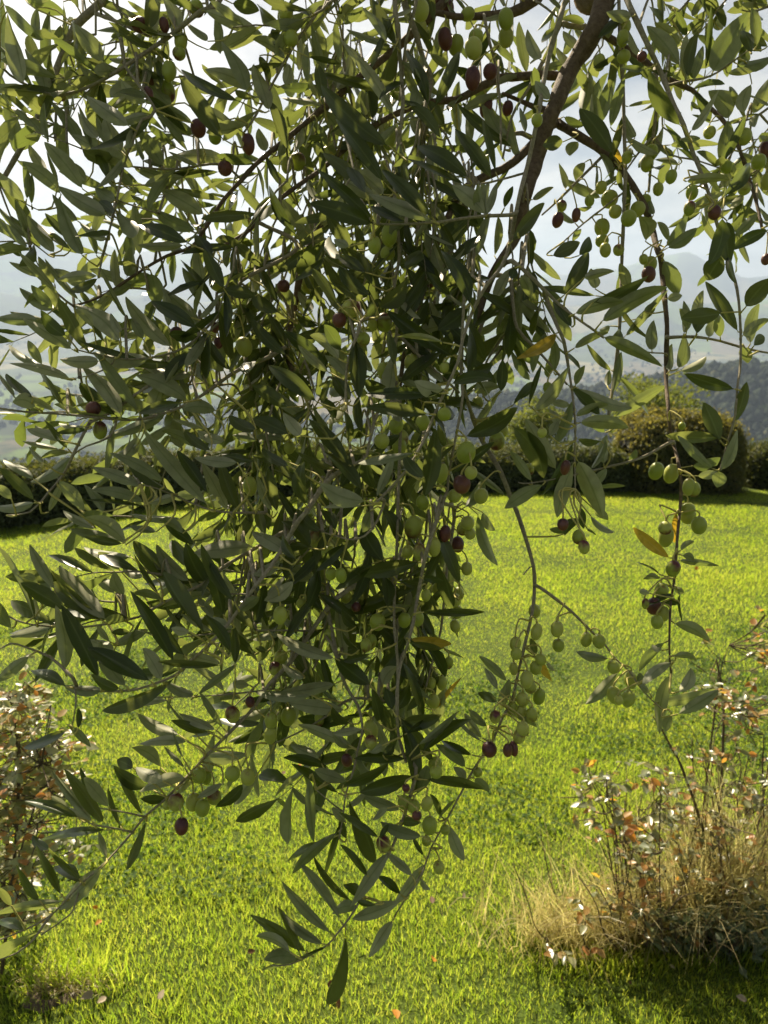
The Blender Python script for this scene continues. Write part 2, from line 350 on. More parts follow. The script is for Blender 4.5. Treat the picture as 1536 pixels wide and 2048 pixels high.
# ------------------------------------------------------------------ far woods (one mass), barns in the plain
def blob_template(seed, nu=6, nv=4):
    rr = random.Random(seed); v = []; f = []
    for j in range(nv):
        th = math.pi * (j + 0.15) / (nv - 0.7)
        for i in range(nu):
            k = rr.uniform(0.72, 1.22); a = 2 * math.pi * (i + 0.5 * (j % 2)) / nu
            v.append((math.sin(th) * math.cos(a) * k, math.sin(th) * math.sin(a) * k, 0.55 + math.cos(th) * k * 0.95))
    for j in range(nv - 1):
        for i in range(nu): f.append((j * nu + i, j * nu + (i + 1) % nu, (j + 1) * nu + (i + 1) % nu, (j + 1) * nu + i))
    return np.array(v), np.array(f)
TB = [blob_template(s) for s in range(6)]
wv, wf = [], []; wn = 0
def add_tree_blob(x, y, r_, h_):
    global wn
    v, f = TB[rng.randrange(6)]; a = rng.uniform(0, 6.28); c, s = math.cos(a), math.sin(a)
    q = np.empty_like(v); q[:, 0] = (v[:, 0] * c - v[:, 1] * s) * r_ + x; q[:, 1] = (v[:, 0] * s + v[:, 1] * c) * r_ + y; q[:, 2] = v[:, 2] * h_ + terrain_z(x, y)
    wv.append(q); wf.append(f + wn); wn += len(v)
cnt = 0
while cnt < 4200:                                     # valley copses and hedgerows
    az = rng.uniform(-36, 30); r = 1000 * math.exp(rng.random() ** 1.2 * 1.7)
    x, y = r * math.sin(R(az)), r * math.cos(R(az))
    if fbm(x, y, 1 / 300.0) < 0.05 - 0.5 * (r < 1500): continue
    s = rng.uniform(5, 11); add_tree_blob(x, y, s, s * rng.uniform(0.8, 1.2)); cnt += 1
cnt = 0
while cnt < 6000:                                     # wooded spur
    az = rng.uniform(-6, 40); r = rng.uniform(900, 1400)
    x, y = r * math.sin(R(az)), r * math.cos(R(az))
    s = rng.uniform(4.5, 7.5); add_tree_blob(x, y, s, s * rng.uniform(0.9, 1.3)); cnt += 1
m, t = mat('far_wood'); M['far_wood'] = m
rv = rand_value(t); rr_ = ramp(t, [(0.0, (0.010, 0.018, 0.009)), (0.6, (0.022, 0.035, 0.015)), (0.9, (0.035, 0.05, 0.02)), (1.0, (0.08, 0.08, 0.035))], rv)
g = N(t, 'ShaderNodeNewGeometry'); nn = N(t, 'ShaderNodeTexNoise', ins={'Scale': 0.6, 'Detail': 5.0}); t.links.new(g.outputs['Position'], nn.inputs['Vector'])
p = N(t, 'ShaderNodeBsdfPrincipled', ins={'Roughness': 0.9, 'Specular IOR Level': 0.1}); t.links.new(rr_.outputs[0], p.inputs['Base Color'])
b = N(t, 'ShaderNodeBump', ins={'Strength': 1.0, 'Distance': 2.0}); t.links.new(nn.outputs[0], b.inputs['Height']); t.links.new(b.outputs[0], p.inputs['Normal'])
o = N(t, 'ShaderNodeOutputMaterial'); t.links.new(p.outputs[0], o.inputs[0])
wood = new_obj('far_woodland', np_mesh('far_woodland', np.vstack(wv), np.vstack(wf), [M['far_wood']], smooth=True))
tag(wood, 'distant copses in the valley and dark wooded spur', 'woodland', kind='stuff')

def plain_mat(name, c, rough=0.7):
    m, t = mat(name); g = N(t, 'ShaderNodeNewGeometry'); nn = N(t, 'ShaderNodeTexNoise', ins={'Scale': 0.3, 'Detail': 3.0}); t.links.new(g.outputs['Position'], nn.inputs['Vector'])
    r = ramp(t, [(0.3, tuple(x * 0.85 for x in c)), (0.7, c)], nn.outputs[0])
    p = N(t, 'ShaderNodeBsdfPrincipled', ins={'Roughness': rough}); t.links.new(r.outputs[0], p.inputs['Base Color'])
    o = N(t, 'ShaderNodeOutputMaterial'); t.links.new(p.outputs[0], o.inputs[0]); return m
M['white_wall'] = plain_mat('white_wall', (0.75, 0.74, 0.7)); M['roof_sheet'] = plain_mat('roof_sheet', (0.62, 0.62, 0.62), 0.4)
def warehouse(px, py, length, width, height, rot, label):
    d = 321.6 / math.tan(PITCH + math.atan((py - CY) / F_PX)); a = math.atan((px - CX) / F_PX)
    x, y = d * math.tan(a), d; z = terrain_z(x, y)
    root = empty('warehouse', (x, y, z)); root.rotation_euler.z = rot; tag(root, label, 'warehouse', 'long pale buildings in the valley')
    L, W, H = length / 2, width / 2, height
    V = [(-L, -W, -2), (L, -W, -2), (L, W, -2), (-L, W, -2), (-L, -W, H), (L, -W, H), (L, W, H), (-L, W, H)]
    new_obj('wall', np_mesh('wall', V, [(0, 1, 5, 4), (1, 2, 6, 5), (2, 3, 7, 6), (3, 0, 4, 7)], [M['white_wall']], smooth=False), root)
    e = 0.6; V = [(-L - e, -W - e, H), (L + e, -W - e, H), (L + e, 0, H + W * 0.3), (-L - e, 0, H + W * 0.3), (L + e, W + e, H), (-L - e, W + e, H)]
    new_obj('roof', np_mesh('roof', V, [(0, 1, 2, 3), (3, 2, 4, 5)], [M['roof_sheet']], smooth=False), root)
warehouse(35, 681, 320, 100, 26, 0.06, 'long white warehouse on the valley floor, at the picture edge')
warehouse(120, 668, 240, 90, 24, -0.1, 'smaller white warehouse further out in the valley')
warehouse(330, 690, 180, 70, 22, 0.12, 'pale warehouse in the valley seen through the olive leaves')

# ------------------------------------------------------------------ hedges, clipped bush, garden trees
def leaf_quads(P, Nrm, size, aspect=0.55, jitter=0.9):
    "small pointed leaves (rhombus, folded) at points P facing roughly Nrm"
    n = len(P)
    d = nrg.normal(size=(n, 3)); nr = Nrm + jitter * nrg.normal(size=(n, 3)); nr /= np.linalg.norm(nr, axis=1)[:, None]
    ax = np.cross(nr, d); ax /= np.linalg.norm(ax, axis=1)[:, None]; bx_ = np.cross(nr, ax)
    s = (size * nrg.uniform(0.6, 1.35, n))[:, None]
    a = P - ax * s * 0.5; b_ = P + bx_ * s * aspect * 0.5 + nr * s * 0.06; c = P + ax * s * 0.5; e = P - bx_ * s * aspect * 0.5 + nr * s * 0.06
    V = np.stack([a, b_, c, e], 1).reshape(-1, 3); F = np.arange(n * 4).reshape(n, 4)
    UV = np.tile(np.array([[0.5, 0], [1, 0.5], [0.5, 1], [0, 0.5]]), (n, 1))
    return V, F, UV
def hedge(name, path, width, height, label, leafmat, size, dens, lump=0.07, group=None):
    "clipped hedge along a ground path: dark woody core, thousands of small leaves over an uneven surface"
    root = empty(name, path[0]); tag(root, label, 'hedge' if name == 'hedge' else 'bush', group)
    org = Vector(path[0])
    pts, _ = catmull(path, [0] * len(path), 0.12)
    prof = []
    for k in range(13):                                # rounded-box profile from front foot over the top to the back foot
        a = math.pi * k / 12; c, s = math.cos(a), math.sin(a)
        prof.append((-math.copysign(abs(c) ** 0.5, c) * width / 2, (abs(s) ** 0.42) * height))
    rows = []; nrm = []
    L = len(pts)
    for i, q in enumerate(pts):
        tg = (pts[min(i + 1, L - 1)] - pts[max(i - 1, 0)]); tg.z = 0; tg.normalize(); nn = Vector((tg.y, -tg.x, 0))
        if nn.y > 0: nn = -nn
        edge = min(i, L - 1 - i) * 0.12; er = min(1.0, (edge / 0.18 + 0.08)) ** 0.4
        row = []
        for (u, h) in prof:
            k = 1 + lump * 2.2 * mnoise.fractal(Vector((q.x * 2.3 + u * 2, q.y * 2.3 - u, h * 3)), 1.0, 2.0, 3)
            w = -u * er * k
            row.append(q + nn * w + Vector((0, 0, (h * (0.55 + 0.45 * er)) * k + lawn_z(q.x, q.y) - q.z)))
        rows.append(row)
    A = np.array([[tuple(p) for p in r] for r in rows])
    core = np.array([[tuple(rows[i][k] + (rows[i][6] * 0.25 + rows[i][0] * 0.375 + rows[i][12] * 0.375 - rows[i][k]) * 0.16) for k in range(13)] for i in range(L)])
    idx = lambda i, k: i * 13 + k
    Q = [(idx(i, k), idx(i + 1, k), idx(i + 1, k + 1), idx(i, k + 1)) for i in range(L - 1) for k in range(12)]
    new_obj('branches', np_mesh('branches', core.reshape(-1, 3) - np.array(org), Q, [M['hedge_core']]), root)
    P00, P10, P11, P01 = A[:-1, :-1], A[1:, :-1], A[1:, 1:], A[:-1, 1:]
    area = np.linalg.norm(np.cross(P10 - P00, P01 - P00), axis=2)
    nrmA = np.cross(P10 - P00, P01 - P00); nrmA /= (np.linalg.norm(nrmA, axis=2)[..., None] + 1e-9)
    cen = A.mean((0, 1)); mid = (P00 + P11) / 2
    flip = np.sign(((mid - A[:-1, [0, 12]].mean(1)[:, None, :]) * nrmA).sum(2)); flip[flip == 0] = 1; nrmA *= flip[..., None]
    prob = area.ravel() / area.sum(); n = int(area.sum() * dens)
    pick = nrg.choice(len(prob), n, p=prob); u, v = nrg.random(n)[:, None], nrg.random(n)[:, None]
    g00, g10, g11, g01 = (z.reshape(-1, 3)[pick] for z in (P00, P10, P11, P01))
    P = (g00 * (1 - u) + g10 * u) * (1 - v) + (g01 * (1 - u) + g11 * u) * v; NR = nrmA.reshape(-1, 3)[pick]
    P = P + NR * (nrg.normal(size=(n, 1)) * 0.026 + np.where(nrg.random((n, 1)) < 0.10, nrg.random((n, 1)) * 0.12, 0) - 0.012)
    Vv, Ff, UV = leaf_quads(P - np.array(org), NR, size)
    fo = new_obj('foliage', np_mesh('foliage', Vv, Ff, [leafmat], uv=UV, smooth=False), root); fo['kind'] = 'stuff'
    return root
def gp(px, py, back=0.0):
    p = ground_px(px, py); h = Vector((p.x, p.y, 0)).normalized(); q = p + h * back
    return Vector((q.x, q.y, lawn_z(q.x, q.y)))
B = 0.42
hedge('hedge', [gp(-420, 1150, B), gp(-200, 1097, B), gp(0, 1060, B), gp(140, 1042, B), gp(260, 1021, B), gp(420, 1004, B), gp(600, 994, B), gp(760, 989, B)], 0.75, 0.60,
      'low dark clipped hedge curving along the lawn edge behind the olive leaves', M['hedge_leaf'], 0.05, 4200)
hedge('hedge', [gp(775, 988, B), gp(900, 986, B), gp(1050, 985, B), gp(1180, 985, B), gp(1255, 985, B)], 0.75, 0.58,
      'dark clipped hedge between the olive branches and the tall clipped bush', M['hedge_leaf'], 0.05, 4200)
hedge('clipped_bush', [gp(1240, 986, B - .05), gp(1310, 986, B + .05), gp(1390, 986, B + .05), gp(1468, 986, B - .05)], 1.1, 1.02,
      'tall brownish clipped bush with rounded top standing in the hedge line', M['box_leaf'], 0.045, 5200, 0.10)
hedge('hedge', [gp(1475, 985, B + .35), gp(1560, 985, B + .3), gp(1700, 990, B), gp(1900, 1000, B)], 0.75, 0.60,
      'low green hedge running on past the tall clipped bush', M['hedge_leaf'], 0.05, 4200)

def garden_tree(base, height, crown_c, crown_r, nleaf, label, leafmat, size):
    root = empty('garden_tree', base); tag(root, label, 'tree')
    b0 = Vector(base); c = Vector(crown_c) - b0
    tb = Tube(); tp, tr_ = catmull([Vector((0, 0, -0.3)), Vector((0.05, 0.02, c.z * 0.35)), c * 0.75, c], [0.07, 0.055, 0.04, 0.015], 0.15); tb.add(tp, tr_)
    lobes = []
    for i in range(16):
        d = Vector((rng.gauss(0, 1), rng.gauss(0, 1), rng.gauss(0.1, 0.8))).normalized(); q = c + Vector((d.x * crown_r[0], d.y * crown_r[1], d.z * crown_r[2])) * rng.uniform(0.45, 0.85)
        lobes.append((q, rng.uniform(0.28, 0.46))); st = c * rng.uniform(0.5, 0.85)
        lp, lr = catmull([st, (st + q) / 2 + Vector((0, 0, 0.05)), q], [0.025, 0.015, 0.005], 0.12); tb.add(lp, lr, n=5)
    new_obj('trunk', tb.mesh('trunk', [M['bark_old']]), root)
    P, NR = [], []
    for i in range(nleaf):
        q, s = lobes[rng.randrange(16)]; d = Vector((rng.gauss(0, 1), rng.gauss(0, 1), rng.gauss(0, 1))).normalized()
        e = min(crown_r) * s * (rng.random() ** 0.4) * 1.7
        P.append(tuple(q + Vector((d.x, d.y, d.z * 0.8)) * e)); NR.append(tuple(d))
    Vv, Ff, UV = leaf_quads(np.array(P), np.array(NR), size, 0.5, 0.8)
    fo = new_obj('crown', np_mesh('crown', Vv, Ff, [leafmat], uv=UV, smooth=False), root); fo['kind'] = 'stuff'
c1 = at(1312, 822, 12.6); garden_tree((c1.x, c1.y, terrain_z(c1.x, c1.y)), 2, c1, (0.78, 0.7, 0.72), 5200, 'loose leafy light green tree behind the tall clipped bush', M['tree_leaf'], 0.075)
c2 = at(1075, 850, 12.2); garden_tree((c2.x, c2.y, terrain_z(c2.x, c2.y)), 2, c2, (0.55, 0.5, 0.5), 3000, 'small yellow-green tree behind the hedge beside the olive twigs', M['tree_leaf'], 0.07)
c3 = at(880, 905, 12.4); garden_tree((c3.x, c3.y, terrain_z(c3.x, c3.y)), 2, c3, (0.6, 0.5, 0.4), 2200, 'low leafy tree behind the hedge, mostly hidden by hanging olives', M['tree_leaf'], 0.07)

# ------------------------------------------------------------------ haze
m, t = mat('haze'); pv = N(t, 'ShaderNodeVolumePrincipled', ins={'Density': 1.35e-4, 'Anisotropy': 0.2}); pv.inputs['Color'].default_value = (0.58, 0.74, 1.0, 1)
o = N(t, 'ShaderNodeOutputMaterial'); t.links.new(pv.outputs[0], o.inputs['Volume'])
X, Z0, Z1 = 12500.0, float(V[:, 2].min()) - 1.0 if False else min(v[2] for v in gv) - 1.0, max(v[2] for v in gv) + 30.0
hv = [(-X, -X, Z0), (X, -X, Z0), (X, X, Z0), (-X, X, Z0), (-X, -X, Z1), (X, -X, Z1), (X, X, Z1), (-X, X, Z1)]
haze = new_obj('haze', np_mesh('haze', hv, [(0, 3, 2, 1), (4, 5, 6, 7), (0, 1, 5, 4), (1, 2, 6, 5), (2, 3, 7, 6), (3, 0, 4, 7)], [m], smooth=False))
tag(haze, 'pale blue haze over the valley', 'haze', kind='stuff')

# ------------------------------------------------------------------ the olive tree
TILE = {c: ((i % 3) * 512, (i // 3) * 512) for i, c in enumerate('ABCDEFGHIJKL')}
def tp(s):
    ox, oy = TILE[s[0]]; a, b = s[1:].split(','); return ox + float(a) / 3, oy + float(b) / 3
# branch: points as read off the photograph (third-pixels in a 3 x 4 grid of squares), thickness at both ends, distance at both ends, share of leaves grown by rule
BR = '''
T|C570,-60 C545,40 C500,170 C420,310 C340,430 C260,630 C200,770 C150,960 C100,1110 C60,1250 C25,1420 E1420,110 E1320,400 E1260,640|126,22|.97,.93|0
L2|C562,-110 C300,-330 B900,-420 B200,-560 A700,-520 A100,-420 A-300,-300|80,26|1.12,1.1|0.5
L3|C575,-90 C900,-300 C1300,-330 C1700,-200|70,26|1.10,1.1|0.5
b18|C205,780 B1536,980 B1420,1040 B1250,1130 B1130,1350 B1060,1540 E990,260 E950,400 E890,600 E860,800|55,25|1.0,.9|.5
b18b|B1300,1100 B1200,1400 E1140,60 E1070,300 E1040,430 E1000,560 E980,800|45,20|.97,.92|.5
b15|C310,460 C150,450 C0,465 B1470,465 B1350,520 B1200,600 B1050,610 B850,680 B700,760 B560,870 B400,1010 B200,1150 B50,1280 A1500,1380 A1300,1500|55,20|1.02,.9|0.45
b12|C170,-60 C100,20 B1536,75 B1370,95 B1200,100 B1050,70 B960,90|80,26|1.0,.95|.2
b11|B1150,-40 B1080,60 B950,190 B830,300 B650,440 B450,610 B200,820 B0,985 A1450,1080 A1340,1200 A1230,1370 A1150,1480 A1000,1536 D860,80 D740,160 D640,225 D540,270 D440,300|56,14|1.0,.84|0.45
b13|B830,-60 B845,150 B860,300 B875,500 B880,650 B860,820 B840,1000 B830,1150 B840,1300 E860,0 E830,180 E845,430 E830,650 E870,950|28,18|.84,.78|.4
b13b|B970,-40 B900,250 B880,450 B860,600|22,14|.86,.86|.2
b14|B880,-40 B960,200 B1010,380 B1050,480 B1010,700 B1000,1050 B960,1500|40,22|.95,.92|.4
P|C330,-40 C310,30 C285,120 C240,270 C200,430 C165,640 C130,820 C90,1000 C50,1150 C20,1290 C0,1400 E1480,50 E1380,180 E1300,330 E1240,500 E1210,640 E1130,820 E1070,950 E1000,1120 E900,1290 E770,1430 E720,1480|33,15|.80,.62|0
b16|C30,1265 C0,1290 B1380,1295 B1250,1310 B1080,1335 B900,1345 B730,1345 B690,1325|24,11|.72,.7|0
b17|B1370,100 B1400,250 B1440,400 B1465,640 B1470,900|20,12|.93,.9|.3
b20|C70,1040 B1536,1060 B1400,1095 B1280,1110|16,9|.77,.76|0
tl1|B480,-10 B400,60 B250,130 B100,155 B0,150 A1400,165|16,9|.86,.85|0.45
tl2|B420,-10 B330,130 B230,270 B100,500 B0,690 A1460,800|22,12|.88,.85|0.45
b2|A1330,-20 A1200,70 A1100,150 A1000,230 A850,330 A700,430 A550,515 A420,560 A320,570 A200,530 A60,450 A0,385|33,13|.90,.86|0.45
b1|A640,-60 A550,65 A450,160 A370,340 A290,540 A200,760 A90,950 A0,1110 A-60,1220|50,27|1.0,.95|0
b6|A560,75 A700,130 A800,175 A900,220|25,17|.98,.9|0
b7|A670,-20 A780,110 A850,180|12,8|.92,.9|0.45
b4|A1320,985 A1060,1015 A900,1010 A750,990 A560,920 A330,830 A210,790|16,8|.88,.85|0.45
b5|A930,660 A850,720 A790,860 A740,1000 A690,1250 A640,1440 A615,1536 D590,130|18,11|.82,.79|0.45
b8|A-60,1000 A0,1130 A60,1290 A130,1400 A290,1530|14,8|.86,.85|0.45
b4b|A0,1120 A150,1220 A230,1260|10,6|.85,.85|.0
b10|A690,1200 A820,1240 A950,1280|12,8|.82,.82|0
S|C265,735 C290,750 C440,840 C560,920 C650,1010 C720,1110 C790,1230 C840,1370 C870,1490 F890,0 F900,100 F915,250 F930,420 F925,600 F925,760 F940,930 F950,1040 F970,1130 F1000,1250 F1015,1370 F1010,1490 I995,120 I985,250 I975,400 I955,520 I945,700 I945,870 I955,970|55,11|1.02,.74|0
P2|C680,-40 C760,150 C830,300 C900,450 C960,600 C1030,750 C1080,900 C1140,1050 C1200,1220 C1220,1310 F1290,0 F1350,200 F1370,420 F1370,650 F1350,800 F1340,950 F1290,1130 F1250,1280|36,11|.87,.72|0
P3|E1480,60 F0,30 F130,140 F250,260 F370,360 F470,430 F550,490|30,13|.72,.68|0
b22|C530,200 C555,210 C650,270 C800,370 C950,480 C1080,540 C1160,620 C1280,740 C1370,910 C1420,1060 C1470,1230 C1500,1370|42,16|1.06,.96|.25
b23|C940,510 C1030,490 C1150,470 C1240,430 C1350,350 C1420,300|18,8|.95,.9|0
b24|C450,168 C340,155 C290,150 C200,340 C100,530 C0,700 B1480,950|35,13|1.05,.95|.35
b24b|C230,670 C130,640 C50,605 B1480,560|45,18|1.02,.98|.3
b24c|C150,850 C60,800 C0,810 B1450,830|40,18|1.02,.98|.3
b25|C150,10 C270,100 C310,170|14,9|.93,.95|0
b26|C640,-40 C650,300 C665,500 C675,850 C680,1050 C670,1300 C660,1536 F650,300 F640,500 F610,750 F580,950|22,20|.97,.9|.35
b27|C860,430 C870,600 C850,800 C840,900 C820,1150|30,14|1.0,.98|.2
b28|C835,830 C750,930 C640,1090|14,8|.99,.98|.2
b28b|C860,830 C960,930 C1100,960 C1250,1010|12,8|.99,.98|.4
b29|C480,1000 C400,1080 C290,1190 C180,1290|18,11|.98,.95|.1
b29b|C700,1130 C560,1240 C430,1340 C310,1450|14,9|.97,.95|.2
b30|C1640,560 C1536,650 C1440,710 C1330,740|20,9|1.05,1.0|.8
b31|C1080,-40 C990,80 C930,150|16,8|1.06,1.05|.6
b32|C1300,-40 C1230,60 C1200,110|16,8|1.06,1.05|.5
b33|C1640,-20 C1536,40 C1440,70 C1380,60|18,8|1.06,1.05|.7
b34|C1640,880 C1500,1000 C1400,1060 C1300,1090|16,8|1.06,1.03|.9
d2|B250,1480 D1450,150 D1380,280 D1300,370 D1230,440 D1150,520 D1050,575 D900,610 D760,620 D620,600 D450,560|26,9|.88,.76|0.45
e0|B380,1360 E300,0 E260,130 E230,330 E180,560 E250,760|60,22|.97,.9|.4
d3|E190,540 E90,600 D1536,640 D1400,700 D1250,810 D1120,890 D1000,940 D850,980 D700,980 D500,960 D320,945 D150,935 D0,915 D-80,905|26,12|.86,.72|0.2
d5|D1000,700 D890,780 D800,840 D700,920 D540,1000|20,14|.82,.76|0.2
d4|D545,990 D500,1070 D440,1190 D380,1310 D290,1420 D180,1536 G40,20|22,9|.76,.72|0
d5b|D660,1085 D520,1140 D440,1190|14,9|.76,.75|0
d6|D650,670 D520,720 D440,735|10,6|.77,.77|0
d7|D180,925 D90,850 D0,730|10,6|.73,.72|0
d10|D440,300 D350,230 D270,120 D200,0 A180,1480|15,6|.85,.85|0.45
d9|E60,1540 D1400,1540 D1250,1520 D1100,1460 D960,1400 D840,1370|18,8|.74,.72|0
e1|E860,480 E1000,620 E1090,700 E1220,820|24,13|.82,.8|.2
e2|E1255,100 E1250,240 E1235,500 E1230,700 E1240,850 E1190,1130 E1160,1290 E1150,1400|20,14|.78,.75|.1
e3|E1500,150 E1360,400 E1310,580 E1290,700|30,18|.95,.9|0
e4|E1560,330 E1450,530 E1390,620 E1330,760|22,13|.93,.9|.1
e5|E1580,400 E1410,640|20,12|.94,.92|0
e6|E640,380 E620,440 E550,640 E540,880 E560,1000|22,14|.74,.7|.1
e7|E750,900 E680,1120 E650,1300|22,14|.74,.72|0
R|E1330,1050 E1400,1180 E1470,1300 E1536,1470 I30,0 I80,150 I130,330 I135,450 I125,580 I90,740 I40,950 I0,1130 H1480,1230 H1420,1370 H1310,1536 K1240,130 K1150,300 K1050,480 K1000,620 K900,780 K830,890|32,9|.86,.68|0
R2|I138,440 I170,455 I260,520 I360,600 I470,710 I560,800 I620,880 I700,950 I760,1040 I830,1120 I910,1190|22,7|.80,.76|0
r3|I110,330 I90,350 I68,377|9,6|.81,.80|0
f1|F200,240 F270,420 F310,510 F340,680 F365,850 F380,1020 F375,1200 F380,1400|26,9|.77,.74|0
f2|E1530,150 F0,230 F30,430 F130,540 F220,640 F330,770|26,13|.9,.78|.1
f3|F930,490 F960,488 F1100,485 F1250,510 F1400,555 F1560,585|22,12|.87,.9|0
f4|F925,585 F840,580 F760,565|11,6|.86,.85|0
f5|F955,1115 F800,1200 F700,1235 F560,1270 F450,1295 F300,1330 F100,1365 F40,1360|20,8|.83,.76|0
g2|E450,1330 H300,0 H250,60 H180,180 H90,330 H0,440 G1430,590 G1330,720 G1220,830 G1130,910 G1050,980 G900,1040 G780,1070 G600,1075 G450,1055|34,13|.70,.62|0
g1|H300,60 H150,130 H0,215 G1340,330 G1220,430 G1050,510 G900,590 G830,630 G650,670 G500,690 G400,690 G220,680 G100,650 G10,600|28,10|.80,.69|0.2
g3|G450,1060 G455,1150 G430,1300|12,6|.62,.62|0
g4|H800,330 H640,420 H480,520 H330,720 H200,910 H80,1030 H0,1160 G1430,1270 G1330,1370 G1230,1470 G1170,1536 J1000,180 J870,290 J790,390 J640,560 J490,690 J310,880 J150,970 J0,1030|36,9|.80,.66|0
g5|G460,1050 G440,1000 G400,960 G300,870 G150,810 G60,790 G-40,850|22,9|.63,.63|0
g7|H100,1060 G1500,1080 G1300,1100 G1100,1110 G860,1110|12,6|.77,.75|0
h1|E870,930 H850,0 H845,200 H830,500 H830,700 H850,900 H850,1290 H870,1400 H900,1500|20,18|.79,.72|.15
k2|H890,1460 K960,0 K930,150 K870,340 K810,490 K740,610 K640,770 K560,900 K490,990 K430,1060 K330,1120 K200,1180 K90,1185|26,8|.72,.64|0
h2|E1120,1480 H1080,60 H1020,250 H980,450 H950,620 H920,760 H880,880 H860,950 H840,1150 H850,1290|26,16|.73,.69|.05
h3|H770,-60 H700,100 H600,165 H500,150 H400,120|18,9|.70,.68|0
h5|H330,715 H150,710 H0,710|14,8|.79,.78|.2
h7|H580,1120 H430,1220 H280,1310 H110,1390|18,8|.77,.76|0
h8|H440,640 H490,890 H520,1000 H560,1080 H610,1160 H640,1300 H610,1430 K590,0 K540,150 K520,300 K500,420|28,9|.77,.68|.05
h9|H1190,0 H1150,300 H1120,620 H1100,750 H1050,930 H1020,1050|22,12|.86,.84|.1
j2|J860,290 J720,260 J590,240|14,6|.68,.67|0
j3|J795,385 J680,360 J560,340 J520,320|14,8|.68,.66|0
j4|J480,710 J440,850 J380,910 J250,1000|12,8|.68,.68|0
j6|J310,880 J270,930 J200,1030 J100,1110 J0,1150|18,9|.67,.66|0
k3|K520,260 K430,190 K360,130|12,6|.70,.69|0
'''
